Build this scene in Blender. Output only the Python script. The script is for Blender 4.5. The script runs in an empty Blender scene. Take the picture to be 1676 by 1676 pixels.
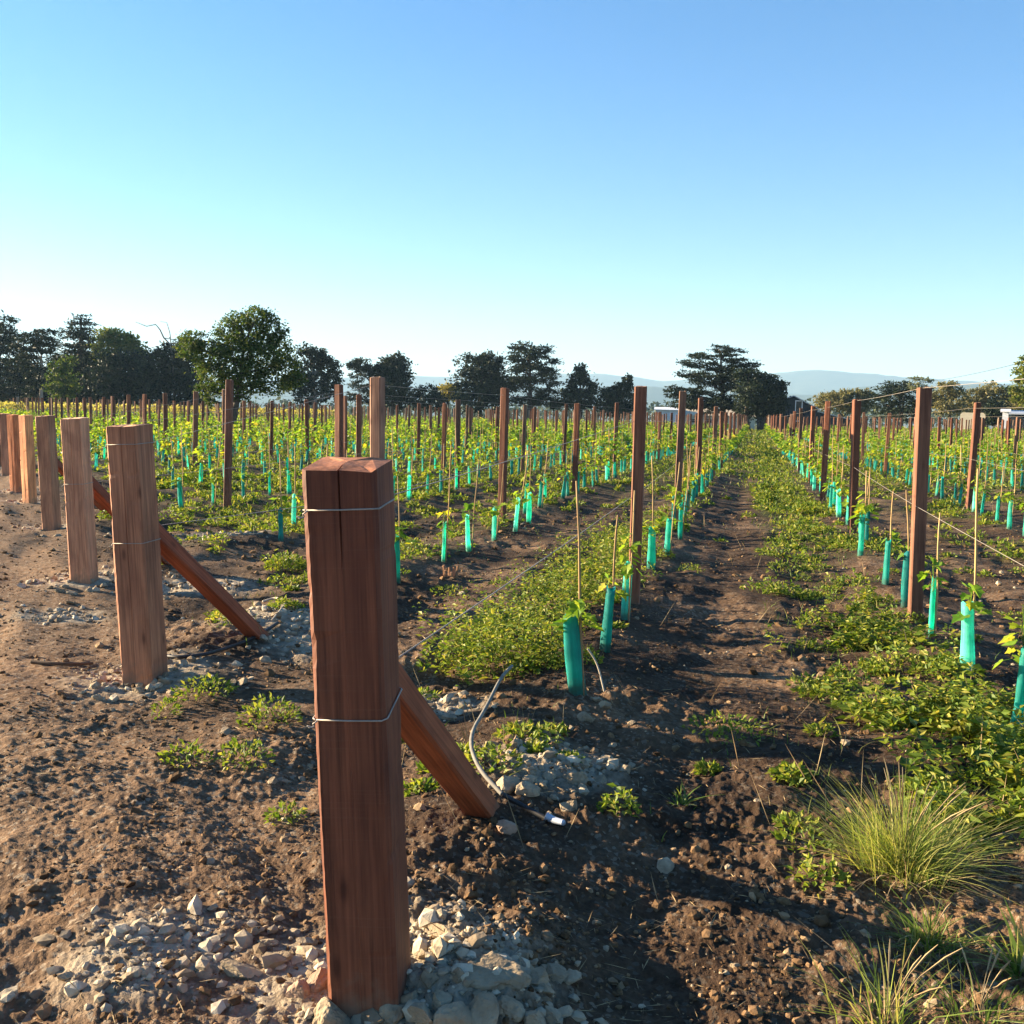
import bpy, math, random
import numpy as np
from mathutils import Vector, Matrix

random.seed(7)
RG = np.random.default_rng(11)
SC = bpy.context.scene
COL = SC.collection
rad = math.radians

# ------------------------------------------------------------------ camera
IMG = 1676.0
FPX = 1676.0
EYE = 1.5
PSI, THETA, RHO = rad(13.2), rad(5.35), rad(1.3)
F0 = np.array([-math.sin(PSI), math.cos(PSI), 0.0])
R0 = np.array([math.cos(PSI), math.sin(PSI), 0.0])
Z0 = np.array([0, 0, 1.0])
CF = F0 * math.cos(THETA) - Z0 * math.sin(THETA)
CU = F0 * math.sin(THETA) + Z0 * math.cos(THETA)
CR = math.cos(RHO) * R0 + math.sin(RHO) * CU
CUP = -math.sin(RHO) * R0 + math.cos(RHO) * CU
CAM = np.array([0, 0, EYE])

cd = bpy.data.cameras.new('camera')
cam = bpy.data.objects.new('camera', cd)
COL.objects.link(cam)
cd.sensor_width = 36
cd.lens = 36 * FPX / IMG
cd.clip_start = 0.05
cd.clip_end = 20000
M = Matrix(((CR[0], CUP[0], -CF[0], 0), (CR[1], CUP[1], -CF[1], 0), (CR[2], CUP[2], -CF[2], EYE), (0, 0, 0, 1)))
cam.matrix_world = M
SC.camera = cam

def ray(px, py):
    return CF + CR * ((px - IMG / 2) / FPX) - CUP * ((py - IMG / 2) / FPX)

def proj(p):
    d = np.asarray(p, float) - CAM
    z = d @ CF
    return IMG / 2 + FPX * (d @ CR) / z, IMG / 2 - FPX * (d @ CUP) / z

# ------------------------------------------------------------------ noise
_perm = RG.permutation(1024)
_grad = RG.uniform(0, 2 * math.pi, 1024)
def perlin(x, y, seed=0):
    x = np.asarray(x, float) + seed * 17.31; y = np.asarray(y, float) - seed * 9.73
    xi = np.floor(x).astype(np.int64); yi = np.floor(y).astype(np.int64)
    xf = x - xi; yf = y - yi
    u = xf * xf * xf * (xf * (xf * 6 - 15) + 10); v = yf * yf * yf * (yf * (yf * 6 - 15) + 10)
    def g(ix, iy, dx, dy):
        h = _grad[_perm[(ix + _perm[iy & 1023]) & 1023]]
        return np.cos(h) * dx + np.sin(h) * dy
    a = g(xi, yi, xf, yf); b = g(xi + 1, yi, xf - 1, yf)
    c = g(xi, yi + 1, xf, yf - 1); d = g(xi + 1, yi + 1, xf - 1, yf - 1)
    return ((a + u * (b - a)) + v * ((c + u * (d - c)) - (a + u * (b - a)))) * 1.5

def sstep(a, b, x):
    t = np.clip((np.asarray(x, float) - a) / (b - a), 0, 1)
    return t * t * (3 - 2 * t)

# ------------------------------------------------------------------ field layout
ROW0 = -0.975                    # the row of the big front post
ROWSP = 2.28
HSLOPE = 1.135
def head_y(X):                   # the oblique headland line on which the strainer posts stand
    return 2.45 + (ROW0 - np.asarray(X, float)) * HSLOPE
def row_d(X):                    # signed distance to the nearest row
    t = (np.asarray(X, float) - ROW0) / ROWSP
    return (t - np.round(t)) * ROWSP

PALE = []                        # (x, y, radius) of grey lime clay thrown up round the post holes
def gz(X, Y, fine=True, r=None):
    X = np.asarray(X, float); Y = np.asarray(Y, float)
    R = np.hypot(X, Y) if r is None else r
    amp = 0.38 + 0.05 * sstep(5, 55, -(X + 4)) + 0.30 * sstep(3, 32, X)
    z = sstep(38, 135, R) * amp
    infield = sstep(-0.2, 0.8, Y - head_y(X)) * sstep(140, 120, R)
    d = row_d(X)
    z = z + infield * (0.07 * np.exp(-(d / 0.32) ** 2) - 0.03 * np.exp(-((np.abs(d) - 0.75) / 0.2) ** 2))
    head = (1 - infield) * sstep(60, 20, R)
    ca, sa = math.cos(rad(131)), math.sin(rad(131))
    along = X * ca + Y * sa; across = -X * sa + Y * ca
    z = z + head * (0.034 * perlin(across * 1.7, along * 0.30, 3) + 0.02 * perlin(across * 3.6, along * 0.7, 9))
    z = z + 0.035 * perlin(X * 0.8, Y * 0.8, 1) * sstep(80, 30, R)
    for (px, py, pr, ph) in PALE:
        q = ((X - px) ** 2 + (Y - py) ** 2) / (pr * pr)
        z = z + ph * np.exp(-q * 1.6)
    if fine:
        rough = np.clip(0.5 + 1.1 * perlin(X * 0.9, Y * 0.9, 71) + 0.5 * perlin(X * 2.3, Y * 2.3, 72), 0.10, 1.2) * (1 - 0.35 * head)
        perp = ((X - ROW0) * 0.750 + (Y - 2.45) * 0.661)          # metres out from the line of headland posts
        rut = 0
        for off in (-0.85, -2.25, -1.35):
            wv = off + 0.10 * perlin(along * 0.5, across * 0.0 + off, 73)
            rut = rut + np.exp(-((perp - wv) / 0.13) ** 2) * (0.045 + 0.022 * np.sin(along * 34 + off * 9)) - 0.6 * np.exp(-((np.abs(perp - wv) - 0.21) / 0.07) ** 2) * 0.03
        z = z - 0.5 * head * rut * np.clip(0.5 + perlin(X * 0.6, Y * 0.6, 74), 0, 1)
        z = z + infield * 0.016 * np.sin(Y * 7 + 3 * perlin(X * 2, Y * 2, 75)) * np.exp(-((X + 0.35) / 0.3) ** 2) * sstep(30, 12, R)
        z = z + (1 - 0.5 * head) * 0.030 * np.abs(perlin(X * 2.6, Y * 2.6, 2)) * sstep(60, 25, R)
        z = z + rough * 0.022 * perlin(X * 6.5, Y * 6.5, 4) * sstep(32, 14, R)
        n = perlin(X * 15, Y * 15, 5)
        z = z + (0.25 + 0.75 * rough) * 0.013 * n * np.where(n > 0, 1.5, 0.6) * sstep(16, 7, R)
        n2 = perlin(X * 34, Y * 34, 6)
        z = z + (0.25 + 0.75 * rough) * 0.0085 * n2 * np.where(n2 > 0, 1.6, 0.6) * sstep(9, 4.5, R)
        n3 = perlin(X * 75, Y * 75, 8)
        z = z + 0.0045 * n3 * sstep(6, 3.2, R)
    return z
def gz1(x, y):
    return float(gz(np.array([x]), np.array([y]))[0])

def gpt(px, py):                 # where the view ray of a pixel meets the ground
    d = ray(px, py)
    t = EYE / -d[2]
    for _ in range(12):
        p = CAM + d * t
        z = float(gz(np.array([p[0]]), np.array([p[1]]), False)[0])
        t = (EYE - z) / -d[2]
    p = CAM + d * t
    return np.array([p[0], p[1], gz1(p[0], p[1])])

def at_dist(px, py, dist):       # a point at a horizontal distance along the view ray
    d = ray(px, py)
    return CAM + d * (dist / math.hypot(d[0], d[1]))

# ------------------------------------------------------------------ mesh helpers
def mesh_np(name, verts, polys, mat_slots=None, mat_idx=None, smooth=False):
    """polys: list of int arrays (n,k)"""
    me = bpy.data.meshes.new(name)
    verts = np.asarray(verts, np.float32)
    polys = [np.asarray(p, np.int32) for p in polys if len(p)]
    me.vertices.add(len(verts)); me.vertices.foreach_set('co', verts.ravel())
    tot = sum(p.size for p in polys); npoly = sum(len(p) for p in polys)
    me.loops.add(tot); me.polygons.add(npoly)
    me.loops.foreach_set('vertex_index', np.concatenate([p.ravel() for p in polys]))
    starts = []; s = 0
    for p in polys:
        starts.append(s + np.arange(len(p)) * p.shape[1]); s += p.size
    me.polygons.foreach_set('loop_start', np.concatenate(starts).astype(np.int32))
    if mat_idx is not None:
        me.polygons.foreach_set('material_index', np.concatenate([np.asarray(m, np.int32) for m in mat_idx]))
    me.polygons.foreach_set('use_smooth', np.full(npoly, smooth, bool))
    for m in (mat_slots or []):
        me.materials.append(m)
    me.update(calc_edges=True)
    me.validate()
    return me

class MB:
    """collects shapes for ONE mesh"""
    def __init__(s): s.v = []; s.f = []; s.n = 0
    def add(s, verts, faces):
        for f in faces: s.f.append([i + s.n for i in f])
        s.v.extend([tuple(map(float, q)) for q in verts]); s.n += len(verts)
    def box(s, c, size, rot=None):
        x, y, z = size[0] / 2, size[1] / 2, size[2] / 2
        vs = [Vector(q) for q in [(-x,-y,-z),(x,-y,-z),(x,y,-z),(-x,y,-z),(-x,-y,z),(x,-y,z),(x,y,z),(-x,y,z)]]
        if rot is not None: vs = [rot @ q for q in vs]
        s.add([q + Vector(c) for q in vs], [(0,3,2,1),(4,5,6,7),(0,1,5,4),(1,2,6,5),(2,3,7,6),(3,0,4,7)])
    def tube(s, pts, radii, n=8, cap=True, flat=1.0):
        pts = [Vector(p) for p in pts]
        if not hasattr(radii, '__len__'): radii = [radii] * len(pts)
        up = None; rings = []
        for i, p in enumerate(pts):
            t = (pts[min(i + 1, len(pts) - 1)] - pts[max(i - 1, 0)])
            t = t.normalized() if t.length > 1e-9 else Vector((0, 0, 1))
            if up is None:
                up = t.orthogonal().normalized()
            up = (up - t * up.dot(t)).normalized()
            side = t.cross(up)
            rings.append([p + (up * math.cos(2 * math.pi * k / n) + side * math.sin(2 * math.pi * k / n) * flat) * radii[i] for k in range(n)])
        vs = [q for r in rings for q in r]; fs = []
        for i in range(len(pts) - 1):
            for k in range(n):
                fs.append((i * n + k, i * n + (k + 1) % n, (i + 1) * n + (k + 1) % n, (i + 1) * n + k))
        if cap:
            fs.append(tuple(reversed(range(n)))); fs.append(tuple((len(pts) - 1) * n + k for k in range(n)))
        s.add(vs, fs)
    def mesh(s, name, mats=(), smooth=False):
        me = bpy.data.meshes.new(name)
        me.from_pydata(s.v, [], s.f)
        for m in mats: me.materials.append(m)
        me.polygons.foreach_set('use_smooth', [smooth] * len(me.polygons))
        me.update()
        return me

def link(name, me, parent=None):
    o = bpy.data.objects.new(name, me); COL.objects.link(o)
    if parent is not None: o.parent = parent
    return o
def tag(o, label=None, cat=None, group=None, kind=None):
    if label: o['label'] = label
    if cat: o['category'] = cat
    if group: o['group'] = group
    if kind: o['kind'] = kind
    return o
def empty(name, loc):
    o = bpy.data.objects.new(name, None); COL.objects.link(o); o.location = loc
    o.empty_display_size = 0.1
    return o
def copy_tree(o, parent=None):
    c = o.copy(); COL.objects.link(c); c.parent = parent
    for ch in o.children: copy_tree(ch, c)
    return c

# ------------------------------------------------------------------ materials
def newmat(name):
    m = bpy.data.materials.new(name); m.use_nodes = True
    nt = m.node_tree; nt.nodes.clear()
    return m, nt
def N(nt, t, **kw):
    n = nt.nodes.new(t)
    for k, v in kw.items():
        if k == 'inp':
            for a, b in v.items(): n.inputs[a].default_value = b
        else: setattr(n, k, v)
    return n
def ramp(nt, stops, interp='LINEAR'):
    n = nt.nodes.new('ShaderNodeValToRGB'); cr = n.color_ramp; cr.interpolation = interp
    while len(cr.elements) < len(stops): cr.elements.new(0.5)
    for e, (p, c) in zip(cr.elements, stops):
        e.position = p; e.color = (*c, 1)
    return n
def mix(nt, a, b, fac, blend='MIX'):
    n = nt.nodes.new('ShaderNodeMix'); n.data_type = 'RGBA'; n.blend_type = blend
    L = nt.links
    for idx, val in ((0, fac), (6, a), (7, b)):
        if hasattr(val, 'is_output'): L.new(val, n.inputs[idx])
        elif isinstance(val, (tuple, list)): n.inputs[idx].default_value = (*val, 1)
        else: n.inputs[idx].default_value = val
    return n.outputs[2]
def pbsdf(nt, color=None, rough=0.8, spec=0.3):
    b = N(nt, 'ShaderNodeBsdfPrincipled', inp={'Roughness': rough, 'Specular IOR Level': spec})
    if color is not None:
        if hasattr(color, 'is_output'): nt.links.new(color, b.inputs['Base Color'])
        else: b.inputs['Base Color'].default_value = (*color, 1)
    return b
def out(nt, sh):
    o = N(nt, 'ShaderNodeOutputMaterial'); nt.links.new(sh, o.inputs['Surface']); return o
def bump(nt, h, strength, dist):
    b = N(nt, 'ShaderNodeBump', inp={'Strength': strength, 'Distance': dist}); nt.links.new(h, b.inputs['Height']); return b.outputs['Normal']
def noise(nt, vec, scale, detail=4, rough=0.55, dist=0.0):
    n = N(nt, 'ShaderNodeTexNoise', inp={'Scale': scale, 'Detail': detail, 'Roughness': rough, 'Distortion': dist})
    if vec is not None: nt.links.new(vec, n.inputs['Vector'])
    return n
def island(nt):
    return N(nt, 'ShaderNodeNewGeometry').outputs['Random Per Island']

def mat_soil():
    m, nt = newmat('soil')
    pos = N(nt, 'ShaderNodeNewGeometry').outputs['Position']
    a = noise(nt, pos, 1.3, 6, 0.6).outputs['Fac']
    b = noise(nt, pos, 22, 6, 0.65).outputs['Fac']
    c = noise(nt, pos, 90, 4, 0.6).outputs['Fac']
    r1 = ramp(nt, [(0.25, (0.083, 0.052, 0.031)), (0.5, (0.178, 0.115, 0.069)), (0.75, (0.31, 0.208, 0.128))]); nt.links.new(b, r1.inputs[0])
    r2 = ramp(nt, [(0.32, (0.55, 0.53, 0.54)), (0.68, (1.2, 1.14, 1.08))]); nt.links.new(a, r2.inputs[0])
    col = mix(nt, r1.outputs[0], r2.outputs[0], 1.0, 'MULTIPLY')
    vor = N(nt, 'ShaderNodeTexVoronoi', inp={'Scale': 70.0}); nt.links.new(pos, vor.inputs['Vector'])
    sp = ramp(nt, [(0.86, (0, 0, 0)), (0.9, (1, 1, 1))]); 
    sepc = N(nt, 'ShaderNodeSeparateColor'); nt.links.new(vor.outputs['Color'], sepc.inputs[0]); nt.links.new(sepc.outputs[0], sp.inputs[0])
    col = mix(nt, col, (0.24, 0.185, 0.13), sp.outputs[0])
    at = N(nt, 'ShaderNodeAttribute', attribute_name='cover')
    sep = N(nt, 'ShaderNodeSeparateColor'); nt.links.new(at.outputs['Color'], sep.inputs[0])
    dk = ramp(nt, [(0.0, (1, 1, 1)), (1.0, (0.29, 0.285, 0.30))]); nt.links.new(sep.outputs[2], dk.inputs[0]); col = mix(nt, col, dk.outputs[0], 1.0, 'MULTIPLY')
    pale = ramp(nt, [(0.3, (0.20, 0.157, 0.108)), (0.7, (0.43, 0.365, 0.27))]); nt.links.new(b, pale.inputs[0])
    pm = N(nt, 'ShaderNodeMath', operation='MULTIPLY_ADD', use_clamp=True, inp={1: 1.9, 2: -0.38}); 
    pa = N(nt, 'ShaderNodeMath', operation='ADD'); 
    nn = N(nt, 'ShaderNodeMath', operation='MULTIPLY_ADD', inp={1: 1.4, 2: -0.7}); nt.links.new(noise(nt, pos, 9, 5).outputs['Fac'], nn.inputs[0])
    nt.links.new(sep.outputs[0], pa.inputs[0]); nt.links.new(nn.outputs[0], pa.inputs[1]); 
    pmul = N(nt, 'ShaderNodeMath', operation='MULTIPLY'); nt.links.new(pa.outputs[0], pmul.inputs[0]); nt.links.new(sep.outputs[0], pmul.inputs[1])
    nt.links.new(pmul.outputs[0], pm.inputs[0])
    col = mix(nt, col, pale.outputs[0], pm.outputs[0])
    grn = ramp(nt, [(0.3, (0.035, 0.052, 0.014)), (0.7, (0.115, 0.125, 0.035))]); nt.links.new(b, grn.inputs[0])
    col = mix(nt, col, grn.outputs[0], sep.outputs[1])
    bs = pbsdf(nt, col, 0.95, 0.1)
    h = N(nt, 'ShaderNodeMath', operation='MULTIPLY_ADD', inp={1: 0.35}); nt.links.new(c, h.inputs[0]); nt.links.new(b, h.inputs[2])
    nt.links.new(bump(nt, h.outputs[0], 0.9, 0.02), bs.inputs['Normal'])
    out(nt, bs.outputs[0]); return m

def mat_island(name, stops, rough=0.9, bumpscale=None, spec=0.15, bstr=0.5, bdist=0.01, tint=None):
    m, nt = newmat(name)
    r = ramp(nt, stops); nt.links.new(island(nt), r.inputs[0])
    col = r.outputs[0]
    pos = N(nt, 'ShaderNodeNewGeometry').outputs['Position']
    if tint:
        t = ramp(nt, [(0.3, (0.58, 0.54, 0.50)), (0.68, (1.15, 1.12, 1.08))]); nt.links.new(noise(nt, pos, tint, 5).outputs['Fac'], t.inputs[0])
        col = mix(nt, col, t.outputs[0], 1.0, 'MULTIPLY')
    b = pbsdf(nt, col, rough, spec)
    if bumpscale:
        nt.links.new(bump(nt, noise(nt, pos, bumpscale, 5, 0.65).outputs['Fac'], bstr, bdist), b.inputs['Normal'])
    out(nt, b.outputs[0]); return m

def mat_leaf(name, stops, trans=0.4, rough=0.55, spec=0.25, obj=False):
    m, nt = newmat(name)
    r = ramp(nt, stops)
    if obj:
        add = N(nt, 'ShaderNodeMath', operation='FRACT'); s = N(nt, 'ShaderNodeMath', operation='ADD')
        nt.links.new(island(nt), s.inputs[0]); nt.links.new(N(nt, 'ShaderNodeObjectInfo').outputs['Random'], s.inputs[1])
        nt.links.new(s.outputs[0], add.inputs[0]); nt.links.new(add.outputs[0], r.inputs[0])
    else:
        nt.links.new(island(nt), r.inputs[0])
    b = pbsdf(nt, r.outputs[0], rough, spec)
    t = N(nt, 'ShaderNodeBsdfTranslucent')
    br = mix(nt, r.outputs[0], (1.5, 1.45, 0.8), 1.0, 'MULTIPLY'); nt.links.new(br, t.inputs['Color'])
    mx = N(nt, 'ShaderNodeMixShader', inp={0: trans}); nt.links.new(b.outputs[0], mx.inputs[1]); nt.links.new(t.outputs[0], mx.inputs[2])
    out(nt, mx.outputs[0]); return m

def mat_wood(name, base, objcol=True, gscale=1.0):
    m, nt = newmat(name)
    tc = N(nt, 'ShaderNodeTexCoord').outputs['Object']
    oi = N(nt, 'ShaderNodeObjectInfo')
    off = N(nt, 'ShaderNodeVectorMath', operation='ADD'); sc = N(nt, 'ShaderNodeMath', operation='MULTIPLY', inp={1: 37.0})
    nt.links.new(oi.outputs['Random'], sc.inputs[0]); nt.links.new(tc, off.inputs[0]); nt.links.new(sc.outputs[0], off.inputs[1])
    mp = N(nt, 'ShaderNodeMapping', inp={'Scale': (26 * gscale, 26 * gscale, 0.9)}); nt.links.new(off.outputs[0], mp.inputs[0])
    g = noise(nt, mp.outputs[0], 1.0, 6, 0.62, 1.2)
    mp2 = N(nt, 'ShaderNodeMapping', inp={'Scale': (120 * gscale, 120 * gscale, 2.5)}); nt.links.new(off.outputs[0], mp2.inputs[0])
    g2 = noise(nt, mp2.outputs[0], 1.0, 3, 0.6)
    mp3 = N(nt, 'ShaderNodeMapping', inp={'Scale': (7, 7, 2.2)}); nt.links.new(off.outputs[0], mp3.inputs[0])
    g3 = noise(nt, mp3.outputs[0], 1.0, 4, 0.55, 0.6)
    r = ramp(nt, [(0.25, tuple(c * 0.62 for c in base)), (0.5, base), (0.78, tuple(min(1, c * 1.32) for c in base))])
    nt.links.new(g.outputs['Fac'], r.inputs[0])
    r2 = ramp(nt, [(0.3, (0.5, 0.46, 0.45)), (0.62, (1.15, 1.15, 1.15))]); nt.links.new(g2.outputs['Fac'], r2.inputs[0])
    col = mix(nt, r.outputs[0], r2.outputs[0], 0.8, 'MULTIPLY')
    r3 = ramp(nt, [(0.35, (0.60, 0.52, 0.52)), (0.62, (1.1, 1.08, 1.05))]); nt.links.new(g3.outputs['Fac'], r3.inputs[0])
    col = mix(nt, col, r3.outputs[0], 0.75, 'MULTIPLY')
    if objcol: col = mix(nt, col, oi.outputs['Color'], 1.0, 'MULTIPLY')
    # saw scratches across the grain, knots, and soil splashed on the foot
    mp4 = N(nt, 'ShaderNodeMapping', inp={'Scale': (2.5, 2.5, 150), 'Rotation': (0.12, 0.05, 0)}); nt.links.new(off.outputs[0], mp4.inputs[0])
    sc_ = noise(nt, mp4.outputs[0], 1.0, 2, 0.5); rs = ramp(nt, [(0.60, (0, 0, 0)), (0.70, (1, 1, 1))]); nt.links.new(sc_.outputs['Fac'], rs.inputs[0])
    ms_ = N(nt, 'ShaderNodeMath', operation='MULTIPLY', inp={1: 0.06}); nt.links.new(rs.outputs[0], ms_.inputs[0])
    col = mix(nt, col, (0.30, 0.19, 0.12), ms_.outputs[0])
    mp5 = N(nt, 'ShaderNodeMapping', inp={'Scale': (9, 9, 3.2)}); nt.links.new(off.outputs[0], mp5.inputs[0])
    kn = N(nt, 'ShaderNodeTexVoronoi', inp={'Scale': 1.0}); nt.links.new(mp5.outputs[0], kn.inputs['Vector'])
    kr = ramp(nt, [(0.05, (0.30, 0.26, 0.25)), (0.13, (0.85, 0.82, 0.8)), (0.2, (1, 1, 1))]); nt.links.new(kn.outputs['Distance'], kr.inputs[0])
    col = mix(nt, col, kr.outputs[0], 0.8, 'MULTIPLY')
    sz = N(nt, 'ShaderNodeSeparateXYZ'); nt.links.new(tc, sz.inputs[0])
    sp1 = N(nt, 'ShaderNodeMath', operation='MULTIPLY_ADD', inp={1: 0.30}); nt.links.new(noise(nt, tc, 22, 4).outputs['Fac'], sp1.inputs[0]); nt.links.new(sz.outputs[2], sp1.inputs[2])
    sp2 = ramp(nt, [(0.12, (0.7, 0.7, 0.7)), (0.24, (0, 0, 0))]); nt.links.new(sp1.outputs[0], sp2.inputs[0])
    col = mix(nt, col, (0.17, 0.12, 0.08), sp2.outputs[0])
    b = pbsdf(nt, col, 0.72, 0.3)
    nt.links.new(bump(nt, g2.outputs['Fac'], 0.35, 0.003), b.inputs['Normal'])
    out(nt, b.outputs[0]); return m

def mat_plain(name, col, rough=0.7, metal=0.0, nscale=20, var=0.25, spec=0.3):
    m, nt = newmat(name)
    pos = N(nt, 'ShaderNodeTexCoord').outputs['Object']
    r = ramp(nt, [(0.3, tuple(c * (1 - var) for c in col)), (0.7, tuple(min(1, c * (1 + var)) for c in col))])
    nt.links.new(noise(nt, pos, nscale, 5).outputs['Fac'], r.inputs[0])
    b = pbsdf(nt, r.outputs[0], rough, spec); b.inputs['Metallic'].default_value = metal
    out(nt, b.outputs[0]); return m

def mat_tube():
    m, nt = newmat('green_sleeve')
    pos = N(nt, 'ShaderNodeTexCoord').outputs['Object']
    r = ramp(nt, [(0.3, (0.05, 0.45, 0.375)), (0.7, (0.10, 0.62, 0.53))]); nt.links.new(noise(nt, pos, 7, 3).outputs['Fac'], r.inputs[0])
    oi = N(nt, 'ShaderNodeObjectInfo')
    v = ramp(nt, [(0.0, (0.6, 0.7, 0.8)), (0.5, (1.0, 0.95, 1.0)), (0.86, (1.8, 1.25, 1.25)), (1.0, (6, 1.5, 1.6))]); nt.links.new(oi.outputs['Random'], v.inputs[0])
    col = mix(nt, r.outputs[0], v.outputs[0], 1.0, 'MULTIPLY')
    mpz = N(nt, 'ShaderNodeMapping', inp={'Scale': (60, 60, 4)}); nt.links.new(pos, mpz.inputs[0])
    st = ramp(nt, [(0.35, (0.66, 0.7, 0.72)), (0.65, (1.15, 1.1, 1.1))]); nt.links.new(noise(nt, mpz.outputs[0], 1.0, 4, 0.6).outputs['Fac'], st.inputs[0])
    col = mix(nt, col, st.outputs[0], 0.8, 'MULTIPLY')
    sz = N(nt, 'ShaderNodeSeparateXYZ'); nt.links.new(pos, sz.inputs[0])
    d1 = N(nt, 'ShaderNodeMath', operation='MULTIPLY_ADD', inp={1: 0.16}); nt.links.new(noise(nt, pos, 35, 4).outputs['Fac'], d1.inputs[0]); nt.links.new(sz.outputs[2], d1.inputs[2])
    d2 = ramp(nt, [(0.06, (0.75, 0.75, 0.75)), (0.17, (0.0, 0.0, 0.0))]); nt.links.new(d1.outputs[0], d2.inputs[0])
    col = mix(nt, col, (0.16, 0.13, 0.08), d2.outputs[0])
    b = pbsdf(nt, col, 0.5, 0.3)
    nt.links.new(bump(nt, noise(nt, mpz.outputs[0], 0.6, 3).outputs['Fac'], 0.5, 0.006), b.inputs['Normal'])
    t = N(nt, 'ShaderNodeBsdfTranslucent'); nt.links.new(mix(nt, col, (1.5, 1.5, 1.5), 1.0, 'MULTIPLY'), t.inputs['Color'])
    mx = N(nt, 'ShaderNodeMixShader', inp={0: 0.74}); nt.links.new(b.outputs[0], mx.inputs[1]); nt.links.new(t.outputs[0], mx.inputs[2])
    out(nt, mx.outputs[0]); return m

M_SOIL = mat_soil()
M_CLOD = mat_island('soil_clod', [(0, (0.065, 0.040, 0.022)), (0.45, (0.15, 0.094, 0.050)), (0.82, (0.26, 0.165, 0.09)), (0.94, (0.32, 0.24, 0.15)), (1.0, (0.42, 0.37, 0.28))], 0.95, 60, 0.08, tint=25)
M_CHIP = mat_island('lime_chip', [(0, (0.18, 0.135, 0.09)), (0.4, (0.34, 0.28, 0.20)), (0.8, (0.47, 0.41, 0.31)), (1, (0.56, 0.50, 0.39))], 0.95, 50, 0.08, tint=18)
M_ROCK = mat_island('limestone', [(0, (0.26, 0.20, 0.13)), (0.35, (0.38, 0.315, 0.225)), (0.75, (0.48, 0.42, 0.32)), (1, (0.58, 0.52, 0.42))], 0.92, 38, 0.1, 0.8, 0.012, tint=14)
M_PINK = mat_island('pinkish_rock', [(0, (0.34, 0.24, 0.18)), (1, (0.44, 0.32, 0.24))], 0.92, 38, 0.1, 0.7, 0.01, tint=14)
M_WEED = mat_leaf('weed_leaf', [(0, (0.06, 0.11, 0.014)), (0.4, (0.125, 0.185, 0.022)), (0.75, (0.23, 0.265, 0.034)), (1, (0.34, 0.30, 0.065))], 0.35)
M_GRASS = mat_leaf('grass_blade', [(0, (0.05, 0.10, 0.015)), (0.6, (0.12, 0.18, 0.03)), (1, (0.24, 0.22, 0.07))], 0.35)
M_TUFT = mat_leaf('pale_grass', [(0, (0.10, 0.16, 0.03)), (0.5, (0.22, 0.27, 0.055)), (1, (0.40, 0.36, 0.12))], 0.35)
M_STRAW = mat_island('straw', [(0, (0.18, 0.12, 0.06)), (1, (0.38, 0.29, 0.16))], 0.85)
M_VINE = mat_leaf('vine_leaf', [(0, (0.09, 0.19, 0.018)), (0.45, (0.18, 0.30, 0.028)), (0.85, (0.32, 0.38, 0.035)), (1, (0.50, 0.42, 0.03))], 0.5, obj=True)
M_VSTEM = mat_plain('vine_stem', (0.16, 0.11, 0.05))
M_CANE = mat_wood('bamboo_cane', (0.42, 0.29, 0.13), True, 2.0)
M_TUBE = mat_tube()
M_WOOD = mat_wood('post_timber', (0.185, 0.078, 0.042))
M_WIRE = mat_plain('galvanised_wire', (0.33, 0.29, 0.245), 0.6, 0.2, 60)
M_HOSE = mat_plain('grey_hose', (0.17, 0.16, 0.135), 0.8)
M_BLACK = mat_plain('black_pipe', (0.02, 0.02, 0.022), 0.5)
M_TAPE = mat_plain('silver_tape', (0.38, 0.42, 0.50), 0.4, 0.2)
M_BARK = mat_plain('bark', (0.085, 0.065, 0.05), 0.9, 0, 6, 0.5)
M_PBARK = mat_plain('pale_bark', (0.25, 0.22, 0.18), 0.9, 0, 6, 0.4)
M_STICK = mat_plain('dry_stick', (0.10, 0.065, 0.04), 0.9)
M_ROOT = mat_plain('pale_root', (0.42, 0.36, 0.28), 0.9)

# ------------------------------------------------------------------ key positions
STRAINER_PX = [  # base x, base y, top x, top y (mid of the timber at ground and top)
    (608, 1632, 570, 760), (238, 1115, 212, 697), (138, 952, 122, 685), (85, 868, 74, 681), (49, 824, 42, 680), (27, 806, 21, 679), (13, 778, 8, 677), (-3, 766, -8, 676)]
PALE_TMP = []
for i, (bx, by, tx, ty) in enumerate(STRAINER_PX):
    p = gpt(bx, by); PALE_TMP.append((p[0], p[1], 0.55 if i else 0.5, 0.03))
p = gpt(900, 1258); PALE_TMP.append((p[0], p[1], 0.42, 0.035))
p = gpt(800, 1620); PALE_TMP.append((p[0] - 0.05, p[1], 0.30, 0.06))
p = gpt(250, 1565); PALE_TMP.append((p[0], p[1], 0.34, 0.02))
p = gpt(450, 1010); PALE_TMP.append((p[0], p[1], 0.6, 0.02))
p = gpt(370, 880); PALE_TMP.append((p[0], p[1], 0.8, 0.02))
p = gpt(330, 960); PALE_TMP.append((p[0], p[1], 0.7, 0.0))
p = gpt(520, 1060); PALE_TMP.append((p[0], p[1], 0.5, 0.0))
p = gpt(100, 1010); PALE_TMP.append((p[0], p[1], 0.45, 0.0))
p = gpt(720, 1160); PALE_TMP.append((p[0], p[1], 0.35, 0.0))
PALE = PALE_TMP

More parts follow.
